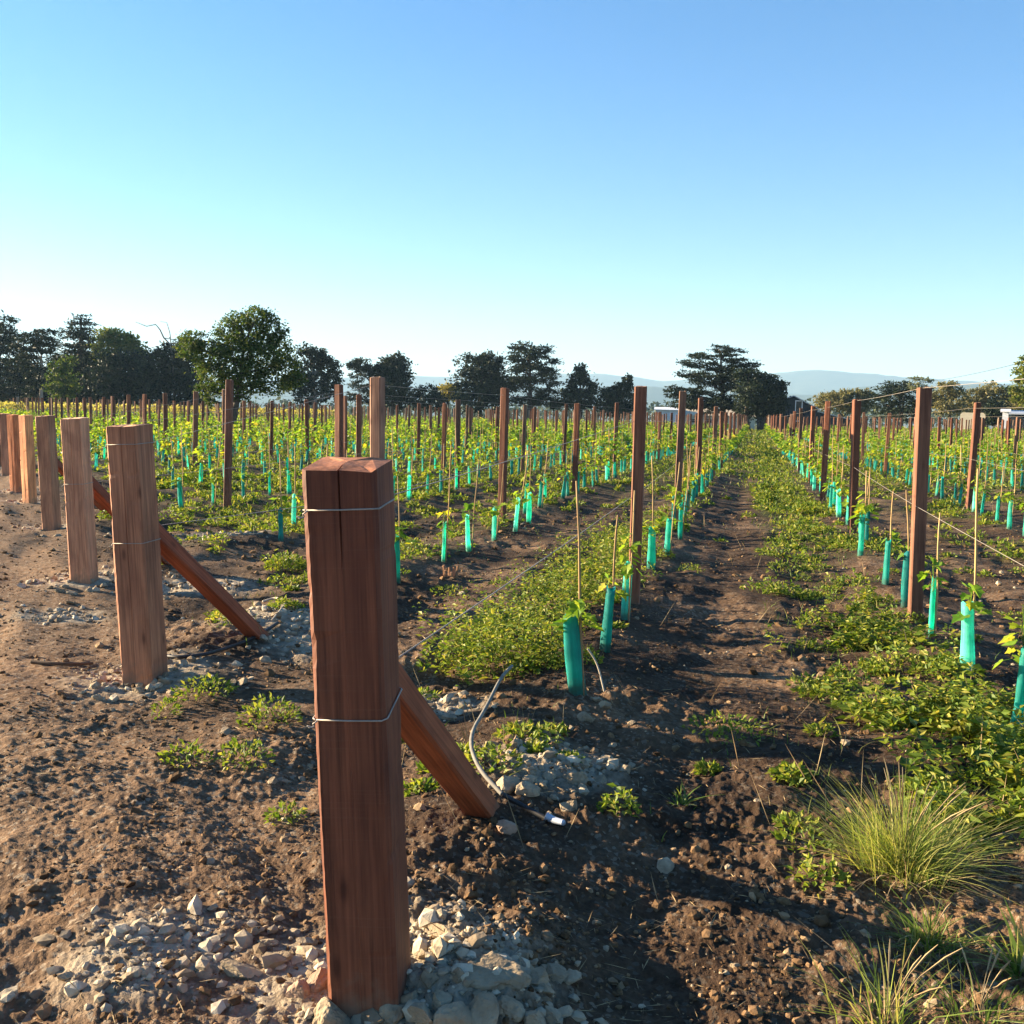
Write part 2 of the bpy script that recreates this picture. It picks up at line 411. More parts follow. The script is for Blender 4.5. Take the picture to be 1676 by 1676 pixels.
# ------------------------------------------------------------------ ground sheet
def build_ground():
    dense = np.linspace(rad(-34), rad(34), 860)
    co = np.linspace(rad(34), rad(326), 150)[1:-1]
    az = np.concatenate([dense, co]) + PSI          # measured anticlockwise from +Y
    rr = [0.35, 0.8, 1.3, 1.8]
    r = 2.15
    while r < 8: rr.append(r); r *= 1.0036
    while r < 40: rr.append(r); r *= 1.008
    while r < 900: rr.append(r); r *= 1.03
    while r < 11000: rr.append(r); r *= 1.12
    rr = np.array(rr)
    A, Rr = np.meshgrid(az, rr)
    X = -np.sin(A) * Rr; Y = np.cos(A) * Rr
    Z = gz(X, Y, True)
    Z = Z - sstep(250, 900, Rr) * 6.0
    nr, na = X.shape
    V = np.stack([X, Y, Z], -1).reshape(-1, 3)
    i = np.arange(nr - 1)[:, None] * na + np.arange(na)[None, :]
    j = np.arange(nr - 1)[:, None] * na + (np.arange(na)[None, :] + 1) % na
    q = np.stack([i, i + na, j + na, j], -1).reshape(-1, 4)[:, ::-1]
    c = len(V); V = np.vstack([V, [[0, 0, float(gz(np.array([0.0]), np.array([0.0]), False)[0])]]])
    k = np.arange(na); t = np.stack([np.full(na, c), k, (k + 1) % na], -1)[:, ::-1]
    q = q[:, ::-1]; t = t[:, ::-1]
    me = mesh_np('ground', V, [q, t], [M_SOIL], smooth=True)
    # cover: red = lime clay, green = short growth
    Xf, Yf = V[:, 0], V[:, 1]; Rf = np.hypot(Xf, Yf)
    pale = np.zeros(len(V))
    for (px, py, pr, ph) in PALE:
        pale = np.maximum(pale, np.exp(-((Xf - px) ** 2 + (Yf - py) ** 2) / (pr * pr)) * (1.0 if pr > 0.2 else 0.8))
    g = weed_density(Xf, Yf)
    green = np.clip(g * 0.75, 0, 1) * sstep(5, 14, Rf) * (1 - pale)
    far = sstep(120, 150, Rf)
    green = np.maximum(green, far * 0.9)
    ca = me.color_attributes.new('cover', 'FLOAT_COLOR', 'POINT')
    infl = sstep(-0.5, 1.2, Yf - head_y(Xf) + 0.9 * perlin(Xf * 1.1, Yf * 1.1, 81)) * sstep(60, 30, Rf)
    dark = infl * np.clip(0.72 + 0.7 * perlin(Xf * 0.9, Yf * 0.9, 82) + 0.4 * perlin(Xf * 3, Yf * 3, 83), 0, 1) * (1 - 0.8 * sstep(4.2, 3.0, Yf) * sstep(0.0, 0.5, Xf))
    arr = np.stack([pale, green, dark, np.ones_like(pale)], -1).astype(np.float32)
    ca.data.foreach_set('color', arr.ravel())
    o = link('ground', me); tag(o, kind='structure')

def weed_density(X, Y):
    X = np.asarray(X, float); Y = np.asarray(Y, float)
    R = np.hypot(X, Y)
    n1 = perlin(X * 1.5, Y * 1.1, 21); n2 = perlin(X * 0.45, Y * 0.35, 22); n3 = perlin(X * 4, Y * 4, 23)
    infl = sstep(0.4, 1.6, Y - head_y(X)) * sstep(150, 135, R)
    d = row_d(X)
    left = sstep(-3.6, -6.5, X)
    far = np.maximum(sstep(12, 34, R), left * sstep(7, 14, R) * sstep(1.2, 4.0, Y - head_y(X)))
    strip = np.exp(-((d + 0.30) / 0.42) ** 2)
    W = strip * np.clip(0.34 + 0.9 * n1 + 0.5 * n2, 0, 1)
    inter = (1 - strip) * np.clip(0.10 + 0.75 * n1 + 0.5 * n2 + 0.3 * n3, 0, 1)
    W = W + inter * (0.25 + 0.75 * far)
    W = np.maximum(W, far * np.clip(0.45 + 0.6 * n1 + 0.4 * n2, 0.05, 1))
    W = W * infl
    # dug dark soil between the two nearest rows on that side
    dark = sstep(-3.1, -2.9, X) * sstep(-1.7, -1.95, X) * sstep(20, 12, Y)
    W = W * (1 - 0.85 * dark)
    # wheel track of bare soil in the lane
    lane = sstep(-0.92, -0.75, X) * sstep(0.22, 0.02, X) * sstep(32, 14, Y)
    W = W * (1 - 0.93 * lane)
    # grassy side of the lane
    ln = sstep(-0.05, 0.25, X) * sstep(1.15, 0.95, X)
    W = np.where(ln > 0, np.maximum(W, ln * np.clip(sstep(8, 22, Y) * 0.75 + 0.75 * n1 + 0.5 * n3 + 0.12, 0, 1) * sstep(3.8, 7, Y)), W)
    # tall weeds along the first row
    bush = sstep(-1.95, -1.65, X + 0.12 * n3) * sstep(-0.98, -1.15, X) * sstep(5.0, 5.9, Y) * sstep(13, 9, Y)
    W = W * (1 - 0.75 * sstep(-3.2, -2.9, X) * sstep(-0.9, -1.1, X) * sstep(5.6, 4.9, Y))
    W = np.maximum(W, bush * np.clip(0.66 + 0.9 * n1 + 0.7 * n3, 0, 1))
    # weed bank on the far side of the lane
    bank = np.exp(-((X - 0.88) / 0.30) ** 2) * sstep(3.4, 4.1, Y) * sstep(9.5, 7, Y)
    W = np.maximum(W, bank * np.clip(0.8 + 0.9 * n1, 0, 1))
    n4 = perlin(X * 2.4, Y * 2.4, 24)
    near = sstep(22, 10, R)
    W = W * (1 - near * np.clip(0.25 - 1.9 * n4 - 0.8 * n3, 0, 0.95) * np.where(bush > 0.5, 0.85, 1.0))
    return np.clip(W, 0, 1)

build_ground()

def polar(n, r0, r1, half=29.0):
    r = r0 * (r1 / r0) ** RG.random(n)
    a = PSI + np.radians(RG.uniform(-half, half, n))
    return -np.sin(a) * r, np.cos(a) * r, r

# ------------------------------------------------------------------ loose clods, chips, straw
ICO_V = None
def ico():
    t = (1 + 5 ** .5) / 2
    v = np.array([(-1,t,0),(1,t,0),(-1,-t,0),(1,-t,0),(0,-1,t),(0,1,t),(0,-1,-t),(0,1,-t),(t,0,-1),(t,0,1),(-t,0,-1),(-t,0,1)], float)
    v /= np.linalg.norm(v[0])
    f = np.array([(0,11,5),(0,5,1),(0,1,7),(0,7,10),(0,10,11),(1,5,9),(5,11,4),(11,10,2),(10,7,6),(7,1,8),(3,9,4),(3,4,2),(3,2,6),(3,6,8),(3,8,9),(4,9,5),(2,4,11),(6,2,10),(8,6,7),(9,8,1)])
    return v, f
def rand_rot(n):
    q = RG.normal(size=(n, 4)); q /= np.linalg.norm(q, axis=1, keepdims=True)
    w, x, y, z = q.T
    return np.stack([np.stack([1-2*(y*y+z*z), 2*(x*y-w*z), 2*(x*z+w*y)], -1),
                     np.stack([2*(x*y+w*z), 1-2*(x*x+z*z), 2*(y*z-w*x)], -1),
                     np.stack([2*(x*z-w*y), 2*(y*z+w*x), 1-2*(x*x+y*y)], -1)], 1)
def scatter_stones(name, X, Y, size, mat, flat=0.75, sink=0.25):
    n = len(X); v, f = ico()
    P = v[None] * (1 + RG.uniform(-0.33, 0.3, (n, 12, 1)))
    P = P * RG.uniform(0.6, 1.25, (n, 1, 3))
    P = np.einsum('nij,nkj->nki', rand_rot(n), P)
    P[:, :, 2] *= flat
    P = P * size[:, None, None]
    Z = gz(X, Y) + size * flat * (1 - 2 * sink) * 0.5
    P = P + np.stack([X, Y, Z], -1)[:, None]
    Fc = (f[None] + (np.arange(n) * 12)[:, None, None]).reshape(-1, 3)
    return mesh_np(name, P.reshape(-1, 3), [Fc], [mat])

def soil_clods():
    X, Y, R = polar(52000, 2.1, 17)
    cl = perlin(X * 1.7, Y * 1.7, 31) * 0.6 + perlin(X * 5, Y * 5, 32) * 0.5
    lane = sstep(-0.92, -0.75, X) * sstep(0.5, 0.2, X) * (Y > 3.2)
    inl = sstep(0.0, 1.2, Y - head_y(X))
    keep = RG.random(len(X)) < np.clip(0.55 + 1.2 * cl, 0.03, 1) * (1 - 0.35 * inl) * (1 - 0.5 * lane) * (1 - 0.7 * weed_density(X, Y))
    X, Y, R = X[keep], Y[keep], R[keep]
    s = 0.0042 * np.exp(RG.normal(0, 0.66, len(X))) * (0.75 + 0.12 * R)
    s = np.minimum(s * (1 - 0.28 * (1 - inl[keep])), 0.042)
    o = link('soil_clods', scatter_stones('soil_clods', X, Y, s, M_CLOD)); tag(o, kind='stuff')
soil_clods()

def lime_chips():
    XS, YS, SS = [], [], []
    for (px, py, pr, ph) in PALE:
        dist = math.hypot(px, py)
        n = int(min(420, 2300 * pr / dist))
        rr = pr * np.sqrt(RG.random(n)) * RG.uniform(0.3, 1.15, n); a = RG.uniform(0, 6.283, n)
        XS.append(px + rr * np.cos(a)); YS.append(py + rr * np.sin(a))
        SS.append(np.minimum(0.0084 * np.exp(RG.normal(0, 0.65, n)) * (0.8 + 0.09 * dist), 0.035))
    o = link('lime_rubble', scatter_stones('lime_rubble', np.concatenate(XS), np.concatenate(YS), np.concatenate(SS), M_CHIP)); tag(o, kind='stuff')
lime_chips()

def leaf_quads(C, A, Nn, L, Wd, fold=0.25):
    """C base points, A axis (unit), Nn rough normal, L length, Wd width -> verts (n,4,3)"""
    S = np.cross(A, Nn); S /= (np.linalg.norm(S, axis=1, keepdims=True) + 1e-9)
    U = np.cross(S, A)
    mid = C + A * (L * 0.45)[:, None]
    up = U * (Wd * fold)[:, None]
    return np.stack([C, mid + S * (Wd * 0.5)[:, None] + up, C + A * L[:, None], mid - S * (Wd * 0.5)[:, None] + up], 1)
def quads_mesh(name, Q, mat):
    n = len(Q)
    return mesh_np(name, Q.reshape(-1, 3), [np.arange(n * 4).reshape(n, 4)], [mat])
def unit(v): return v / (np.linalg.norm(v, axis=-1, keepdims=True) + 1e-9)

def straw():
    X, Y, R = polar(5200, 2.1, 13)
    n = len(X)
    keep = RG.random(n) < np.clip(0.45 + perlin(X * 1.3, Y * 1.3, 41), 0.05, 1)
    X, Y, R = X[keep], Y[keep], R[keep]; n = len(X)
    a = RG.uniform(0, 6.283, n)
    A = unit(np.stack([np.cos(a), np.sin(a), RG.uniform(-0.1, 0.35, n)], -1))
    C = np.stack([X, Y, gz(X, Y) + 0.006], -1)
    L = RG.uniform(0.02, 0.09, n); W = RG.uniform(0.0015, 0.0035, n) * (0.7 + R * 0.12)
    o = link('straw_litter', quads_mesh('straw_litter', leaf_quads(C, A, unit(RG.normal(size=(n, 3)) + [0, 0, 1.5]), L, W), M_STRAW)); tag(o, kind='stuff')
straw()

# ------------------------------------------------------------------ weeds and grass (ground cover)
def ground_weeds():
    parts = []
    for (n, r0, r1, m, hmul) in ((2300, 3.0, 9, 120, 1.0), (7000, 9, 24, 46, 1.0), (16000, 24, 125, 14, 1.0)):
        X, Y, R = polar(n, r0, r1, 31)
        D = weed_density(X, Y)
        keep = RG.random(n) < D * 0.95
        X, Y, R, D = X[keep], Y[keep], R[keep], D[keep]
        k = len(X)
        bush = ((X > -2.2) & (X < -1.0) & (Y > 4.9) & (Y < 14))
        size = RG.uniform(0.07, 0.17, k) * (0.7 + 0.6 * D) * np.where(bush, 1.25, 1) * np.clip(0.8 + R * 0.012, 0.8, 1.8)
        ht = size * RG.uniform(0.5, 1.1, k) * np.where(bush, 2.6 * np.clip(0.55 + 1.3 * perlin(X * 1.6, Y * 1.2, 61) + 0.6 * perlin(X * 4, Y * 4, 62), 0.15, 1.6), np.clip(0.9 + 1.6 * perlin(X * 2, Y * 2, 63), 0.4, 2.0)) * np.where(R > 24, 1.3, 1)
        pr = np.sqrt(RG.random((k, m))); pa = RG.uniform(0, 6.283, (k, m))
        ox = pr * np.cos(pa); oy = pr * np.sin(pa)
        hz = (1 - pr ** 2 * 0.75) * RG.random((k, m)) ** 0.6
        C = np.stack([X[:, None] + ox * size[:, None], Y[:, None] + oy * size[:, None], gz(X, Y, False)[:, None] + 0.005 + hz * ht[:, None]], -1).reshape(-1, 3)
        A = np.stack([ox, oy, RG.uniform(-0.25, 0.7, (k, m))], -1).reshape(-1, 3) + RG.normal(0, 0.55, (k * m, 3)); A = unit(A)
        Nn = unit(RG.normal(0, 0.6, (k * m, 3)) + [0, 0, 1])
        L = (RG.uniform(0.018, 0.045, (k, m)) * np.maximum(1, R / 8)[:, None] ** 0.8).reshape(-1)
        parts.append(leaf_quads(C, A, Nn, L, L * RG.uniform(0.4, 0.7, k * m)))
    # taller, coarser weeds: stems with larger leaves
    X, Y, R = polar(9000, 3.2, 40, 31); D = weed_density(X, Y)
    bush = (X > -2.1) & (X < -1.0) & (Y > 5.2) & (Y < 14); bank = (np.abs(X - 0.9) < 0.4) & (Y > 3.6) & (Y < 9)
    keep = (RG.random(len(X)) < np.where(bush | bank, 0.6, 0.10 * D)) & (D > 0.35)
    X, Y, R, bush = X[keep], Y[keep], R[keep], bush[keep]; k = len(X); m = 34
    nb = 1100
    bx_ = np.concatenate([RG.uniform(-2.0, -1.02, nb), RG.uniform(0.5, 1.22, 420)]); by_ = np.concatenate([5.3 + 7.5 * RG.random(nb) ** 1.3, RG.uniform(3.9, 8.0, 420)])
    bk = RG.random(len(bx_)) < weed_density(bx_, by_) * np.clip(0.55 + 1.5 * perlin(bx_ * 1.7, by_ * 1.3, 64), 0.05, 1)
    X = np.concatenate([X, bx_[bk]]); Y = np.concatenate([Y, by_[bk]]); R = np.hypot(X, Y); bush = np.concatenate([bush, bx_[bk] < 0]); k = len(X)
    Hh = RG.uniform(0.10, 0.26, k) * np.where(bush, 2.1, 1.0); lean = RG.normal(0, 0.35, (k, 2))
    t = RG.random((k, m)) ** 0.7; pa = RG.uniform(0, 6.283, (k, m)); of = RG.uniform(0.005, 0.05, (k, m)) * (1.2 - t)
    C = np.stack([X[:, None] + lean[:, 0:1] * Hh[:, None] * t ** 1.5 + of * np.cos(pa), Y[:, None] + lean[:, 1:2] * Hh[:, None] * t ** 1.5 + of * np.sin(pa), gz(X, Y, False)[:, None] + Hh[:, None] * t], -1).reshape(-1, 3)
    A = unit(np.stack([np.cos(pa), np.sin(pa), RG.uniform(-0.6, 0.5, (k, m))], -1).reshape(-1, 3))
    big = np.where((X > 0.4) & (X < 1.3), 1.45, 1.0) * RG.uniform(0.7, 1.25, k)
    L = (RG.uniform(0.025, 0.065, (k, m)) * big[:, None] * (1.15 - 0.6 * t)).reshape(-1)
    parts.append(leaf_quads(C, A, unit(RG.normal(0, .5, (k * m, 3)) + [0, 0, 1]), L, L * RG.uniform(0.35, 0.6, k * m)))
    o = link('weeds', quads_mesh('weeds', np.concatenate(parts), M_WEED)); tag(o, kind='stuff')
ground_weeds()

def dry_stalks():
    X, Y, R = polar(9000, 3.0, 30, 30); D = weed_density(X, Y)
    keep = RG.random(len(X)) < np.clip(D * 0.45 + 0.02, 0, 1) * (Y > head_y(X) + 0.5)
    X, Y, R = X[keep], Y[keep], R[keep]; n = len(X)
    A = unit(np.stack([RG.normal(0, 0.45, n), RG.normal(0, 0.45, n), np.ones(n)], -1))
    C = np.stack([X, Y, gz(X, Y, False)], -1); L = RG.uniform(0.07, 0.26, n)
    tag(link('dry_stalks', quads_mesh('dry_stalks', leaf_quads(C, A, unit(RG.normal(size=(n, 3))), L, RG.uniform(0.003, 0.006, n) * np.maximum(1, R / 7)), M_STRAW)), kind='stuff')
dry_stalks()

def blades(C, h, lean, w, az=None):
    n = len(C); a = RG.uniform(0, 6.283, n) if az is None else az
    dirv = np.stack([np.cos(a), np.sin(a), np.zeros(n)], -1); side = np.stack([-np.sin(a), np.cos(a), np.zeros(n)], -1)
    ra = RG.uniform(0, 6.283, n)
    side = unit(np.stack([np.cos(ra), np.sin(ra), np.zeros(n)], -1))
    V = []
    for t, wt in ((0, 1.0), (0.4, 0.85), (0.75, 0.55), (1.0, 0.1)):
        c = C + dirv * (lean * h * t ** 1.8)[:, None] + np.stack([np.zeros(n), np.zeros(n), h * (t - 0.25 * np.minimum(lean, 1.2) * t * t)], -1)
        V.append(c - side * (w * wt / 2)[:, None]); V.append(c + side * (w * wt / 2)[:, None])
    V = np.stack(V, 1)
    q = np.array([(0, 1, 3, 2), (2, 3, 5, 4), (4, 5, 7, 6)])
    Fc = (q[None] + (np.arange(n) * 8)[:, None, None]).reshape(-1, 4)
    return V.reshape(-1, 3), Fc
def lane_grass():
    X, Y, R = polar(60000, 3.5, 110, 30)
    D = weed_density(X, Y)
    lane = (X > -0.6) & (X < 1.2)
    keep = RG.random(len(X)) < np.where(lane, D, D * 0.4)
    X, Y, R = X[keep], Y[keep], R[keep]; n = len(X)
    C = np.stack([X, Y, gz(X, Y, False)], -1)
    V, Fc = blades(C, RG.uniform(0.03, 0.11, n) * (0.9 + R * 0.012), RG.uniform(0.1, 1.2, n), RG.uniform(0.003, 0.006, n) * np.maximum(1, R / 6))
    o = link('grass', mesh_np('grass', V, [Fc], [M_GRASS])); tag(o, kind='stuff')
lane_grass()

# ------------------------------------------------------------------ strainer posts, braces
M_END = mat_wood('sawn_end_grain', (0.36, 0.19, 0.105), True, 0.6)
def timber_mesh(name, w, d, h, seed, groove=0.0, gdepth=0.0, rings=14, sink=0.25, slope=0.0, mat=None, chip=0.0, yslope=0.0):
    r = random.Random(seed)
    c = 0.006 + 0.03 * w
    hw, hd = w / 2, d / 2
    sec = [(-hw + c, -hd), (-0.0025, -hd), (0.0, -hd), (0.0022, -hd), (hw - c, -hd), (hw, -hd + c), (hw, hd - c), (hw - c, hd), (-hw + c, hd), (-hw, hd - c), (-hw, -hd + c)]
    gi = 2
    mb = MB(); n = len(sec); vs = []
    wob = [[r.uniform(-1, 1) for _ in range(6)] for _ in sec]
    for i in range(rings + 1):
        t = i / rings; z = -sink + (h + sink) * t
        for k, (x, y) in enumerate(sec):
            a, b, e, f1, f2, f3 = wob[k]
            s = 0.012 * w * (a * math.sin(5 * t + 3 * b) + 0.6 * e * math.sin(13 * t + f1 * 3))
            xx, yy = x * (1 + s / hw), y * (1 + s / hd)
            if k == gi and groove > 0 and t > 1 - groove:
                yy += gdepth * min(1, (t - (1 - groove)) / 0.12)
            if chip and k in (0, 4, 5, 6, 7, 8, 9, 10):
                q_ = r.random(); dd_ = (0.0012 * r.uniform(-1, 1) + (0.004 * r.random() if q_ > 0.93 else 0)) * chip; xx -= math.copysign(dd_, x); yy -= math.copysign(dd_, y)
            zz = z
            if i == rings: zz += slope * x + yslope * y + r.uniform(-0.004, 0.004)
            vs.append((xx, yy, zz))
    fs = []
    for i in range(rings):
        for k in range(n):
            fs.append((i * n + k, i * n + (k + 1) % n, (i + 1) * n + (k + 1) % n, (i + 1) * n + k))
    # rough sawn top: a ring in from the edge and a middle
    base = rings * n
    top = len(vs)
    for k, (x, y) in enumerate(sec):
        vs.append((x * 0.55, y * 0.55, h + slope * x * 0.55 + yslope * y * 0.55 + r.uniform(0.001, 0.010)))
    vs.append((0, 0, h + r.uniform(0.002, 0.008)))
    for k in range(n):
        fs.append((base + k, base + (k + 1) % n, top + (k + 1) % n, top + k))
        fs.append((top + k, top + (k + 1) % n, top + n))
    fs.append(tuple(reversed(range(n))))
    mb.add(vs, fs)
    me = mb.mesh(name, [mat or M_WOOD, M_END])
    me.polygons.foreach_set('material_index', [1 if rings * n <= q < rings * n + 2 * n else 0 for q in range(len(me.polygons))])
    return me

def frame_from(base, top, rz):
    z = Vector(top - base).normalized()
    x = Vector((math.cos(rz), math.sin(rz), 0)); x = (x - z * x.dot(z)).normalized(); y = z.cross(x)
    return Matrix(((x.x, y.x, z.x, base[0]), (x.y, y.y, z.y, base[1]), (x.z, y.z, z.z, base[2]), (0, 0, 0, 1)))

def top_of(base, tx, ty):        # point on the pixel's ray in the upright plane through the base that faces the camera
    d = ray(tx, ty); t = ((base - CAM) @ F0) / (d @ F0)
    return CAM + d * t

S_TINT = [(1.02, 0.80, 0.70), (2.1, 2.15, 2.05), (3.4, 3.9, 3.9), (2.6, 2.9, 2.8), (5.0, 4.9, 3.6), (3.6, 3.0, 2.1), (3.2, 3.5, 3.5), (1.8, 1.6, 1.4)]
S_LAB = ['big reddish brown square timber post with wire loops in front of the rock pile',
         'brown square timber post with split face, next along the line from the big front post',
         'paler grey brown timber post with splintered base edge, third along the headland line',
         'timber post with brown front and grey side, fourth along the headland line',
         'bright orange timber post with grey side, fifth along the headland line',
         'slim orange brown timber post between the bright orange and the greyish end posts',
         'greyish brown timber post, second last of the headland line at the picture edge',
         'dark brown timber post cut by the picture edge at the end of the headland line']
STR = []
def wire_loop(parent, w, d, z, tilt, r=0.0022):
    mb = MB(); hw, hd = w / 2 + 0.002, d / 2 + 0.002; c = 0.012
    pts = []
    for (x, y) in [(-hw + c, -hd), (0, -hd - .001), (hw - c, -hd), (hw, -hd + c), (hw, 0), (hw, hd - c), (hw - c, hd), (0, hd), (-hw + c, hd), (-hw, hd - c), (-hw, 0), (-hw, -hd + c), (-hw + c, -hd)]:
        zz = z + (tilt * (y + hd) if x > -hw + 2 * c else tilt * (y + hd) * 0.6) + random.uniform(-0.001, 0.001)
        pts.append((x, y, zz))
    mb.tube(pts, r, 6)
    a0 = Vector(pts[0]); tw_ = [a0 + Vector((0.004 * math.cos(q * 1.3) - 0.002 * q, -0.004 - 0.003 * math.sin(q * 1.3), -0.0045 * q + 0.0003 * q * q)) for q in range(12)]
    mb.tube(tw_, r * 0.9, 5)
    return link('wire_loop', mb.mesh('wire_loop', [M_WIRE], True), parent)
for i, (bx, by, tx, ty) in enumerate(STRAINER_PX):
    b = gpt(bx, by); t = top_of(b, tx, ty); h = float(np.linalg.norm(t - b))
    w = [0.178, 0.185, 0.175, 0.17, 0.16, 0.15, 0.17, 0.17][i]
    rz = [rad(6), rad(1), rad(9), rad(3), rad(-13), rad(-8), rad(2), 0][i]
    me = timber_mesh('strainer_post', w, w * 0.95, h, 40 + i, groove=[0.17, 0.75, 0.5, 0, 0.5, 0, 0, 0][i], gdepth=0.014 if i == 0 else 0.006, slope=-0.03 if i == 0 else 0.02, rings=70, chip=1.0, yslope=0.13 if i == 0 else 0.03)
    o = link('strainer_post', me); o.matrix_world = frame_from(b, t, rz)
    o.color = (*S_TINT[i], 1)
    tag(o, S_LAB[i], 'post', 'strainer posts along the headland')
    STR.append((b, t, h, w, rz))
    if i < 3:
        zs = [(h * 0.925, 0.06), (h * 0.553, 0.2)] if i == 0 else ([(h * 0.93, 0.03), (h * 0.55, 0.03)] if i == 1 else [(h * 0.60, 0.03)])
        for (z, tl) in zs: wire_loop(o, w, w * 0.95, z, tl)
B_LAB = ['orange brown timber brace between the big front post and the rock pile', 'reddish timber brace propping the split brown post',
         'timber brace half hidden behind the split brown post', 'timber brace propping the brown and grey headland post']
for i in range(4):
    b, t, h, w, rz = STR[i]
    foot = gpt(*[(795, 1322), (432, 1043), (278, 925), (0, 0)][i]) if i < 3 else None
    if i == 3:
        foot = np.array([b[0] + 0.02, b[1] + 1.3, 0]); foot[2] = gz1(foot[0], foot[1])
    foot = foot - np.array([0, 0, 0.03])
    ax = (t - b) / np.linalg.norm(t - b)
    head = b + ax * 0.85 + np.array([0, w * 0.45, 0])
    L = float(np.linalg.norm(head - foot))
    me = timber_mesh('brace', 0.098, 0.085, L, 70 + i, sink=0.05, rings=10)
    o = link('brace', me); z = Vector(head - foot).normalized()
    x = Vector((1, 0.05, 0)); x = (x - z * x.dot(z)).normalized(); y = z.cross(x)
    o.matrix_world = Matrix(((x.x, y.x, z.x, foot[0]), (x.y, y.y, z.y, foot[1]), (x.z, y.z, z.z, foot[2]), (0, 0, 0, 1)))
    o.color = [(1.75, 1.35, 1.1, 1), (1.6, 1.05, 0.9, 1), (1.5, 1, 0.85, 1), (1.5, 1.1, 1, 1)][i]
    tag(o, B_LAB[i], 'brace', 'braces behind the strainer posts')

# ------------------------------------------------------------------ field: rows, posts, vines
ORD = ['first', 'second', 'third', 'fourth', 'fifth', 'sixth', 'seventh', 'eighth', 'ninth', 'tenth', 'eleventh', 'twelfth', 'thirteenth', 'fourteenth', 'fifteenth', 'sixteenth']
def rowdesc(k):
    if k == 0: return 'the row behind the big front post'
    if k == 1: return 'the row across the grassy lane'
    if k > 1: return f'the {ORD[k - 1]} row past the grassy lane'
    if -k + 1 <= 16: return f'the row of the {ORD[-k]} headland post'
    return 'the rows in front of the dark trees'
def fov_y(X):                    # where a row comes into the picture
    if X <= ROW0: return float(head_y(X))
    return max(3.2, X / math.tan(rad(15.5)))
NPOST_W = 0.092
POSTMESH = [timber_mesh('trellis_post', NPOST_W, NPOST_W, 1.80, 200 + i, rings=8, sink=0.3) for i in range(5)]
EXPL_POST = {0: [(1037, 990, 1049, 633)], 1: [(1497, 1018, 1513, 635)], -3: [(372, 835, 376, 622)]}
posts = []                       # (row, X, Y)
rows = list(range(-46, 22))
FIRSTP = {0: gpt(1037, 990), 1: gpt(1497, 1018), -1: gpt(618, 985), -3: gpt(372, 835)}
for k, q in FIRSTP.items(): pass
for k in rows:
    X = ROW0 + k * ROWSP
    if k in FIRSTP: y0 = float(FIRSTP[k][1])
    elif k < 0: y0 = float(head_y(X)) + 5.6
    else: y0 = 7.6 - 0.2 * k
    y = y0; n = 0
    while math.hypot(X, y) < 128:
        if y > fov_y(X) - 1.5 and not (k == -2 and y < 13): posts.append((k, X, y, n)); n += 1
        y += 5.7 + (0.25 if n == 1 else 0)
posts.sort(key=lambda q: math.hypot(q[1], q[2]))
infr = []
for q in posts:
    px, py = proj((q[1], q[2], 1.0))
    infr.append(-30 < px < IMG + 30)
vis = [q for q, f in zip(posts, infr) if f]
near, rest = vis[:290], vis[290:] + [q for q, f in zip(posts, infr) if not f and q[2] > 0]
cnt = {}
for i, (k, X, Y, n) in enumerate(near):
    j = cnt.get(k, 0); cnt[k] = j + 1
    if n == 0 and k in FIRSTP: X, Y = FIRSTP[k][0], FIRSTP[k][1]
    else: X += random.uniform(-0.05, 0.05); Y += random.uniform(-0.15, 0.15)
    o = link('trellis_post', POSTMESH[i % 5]); z = gz1(X, Y)
    b = np.array([X, Y, z]); t = b + np.array([random.gauss(0, 0.022), random.gauss(0, 0.018), 1.8])
    if n == 0 and k in EXPL_POST:
        tx, ty = EXPL_POST[k][0][2:]; t = top_of(b, tx, ty)
    elif n == 0 and k == -1: t = top_of(b, 618, 618)
    mw = frame_from(b, t, random.uniform(-0.25, 0.25) if not (n == 0 and k in (0, 1)) else 0.05)
    L = float(np.linalg.norm(t - b)) / 1.8
    if n > 0: L *= random.uniform(0.94, 1.02)
    o.matrix_world = mw @ Matrix.Diagonal((1, 1, L, 1))
    c = random.uniform(0.8, 1.35); g = random.uniform(0, 1) ** 2
    if k == -1 and n == 0: c, g = 1.9, 0.9
    o.color = (c * (1.1 - 0.1 * g), c * (0.95 + 0.35 * g), c * (0.9 + 0.6 * g), 1)
    if j < (8 if k >= -8 else 3): lab = f'tall brown trellis post, {ORD[j]} along {rowdesc(k)}'
    else: lab = f'slender trellis post far down {rowdesc(k)}'
    tag(o, lab, 'post', 'trellis posts along the vine rows')
def prisms(P, w, h, top=None, tilt=0.02):
    """square prisms standing on P"""
    n = len(P); a = RG.uniform(-0.4, 0.4, n)
    V = np.zeros((n, 8, 3)); tl = RG.normal(0, tilt, (n, 2)) * np.asarray(h).reshape(-1, 1)
    for i in range(4):
        b = a + math.pi / 4 + i * math.pi / 2
        V[:, i] = P + np.stack([np.cos(b) * w, np.sin(b) * w, np.full(n, -0.05)], -1)
        V[:, i + 4] = P + np.stack([np.cos(b) * w + tl[:, 0], np.sin(b) * w + tl[:, 1], np.broadcast_to(h, (n,))], -1)
    q = np.array([(0, 1, 5, 4), (1, 2, 6, 5), (2, 3, 7, 6), (3, 0, 4, 7), (4, 5, 6, 7)])
    return V.reshape(-1, 3), (q[None] + (np.arange(n) * 8)[:, None, None]).reshape(-1, 4)
M_FARPOST = mat_island('far_post_timber', [(0, (0.10, 0.055, 0.036)), (0.5, (0.22, 0.115, 0.07)), (0.8, (0.26, 0.17, 0.115)), (1, (0.33, 0.26, 0.20))], 0.8, tint=3)
P = np.array([(q[1], q[2], 0) for q in rest]); P[:, 2] = gz(P[:, 0], P[:, 1], False)
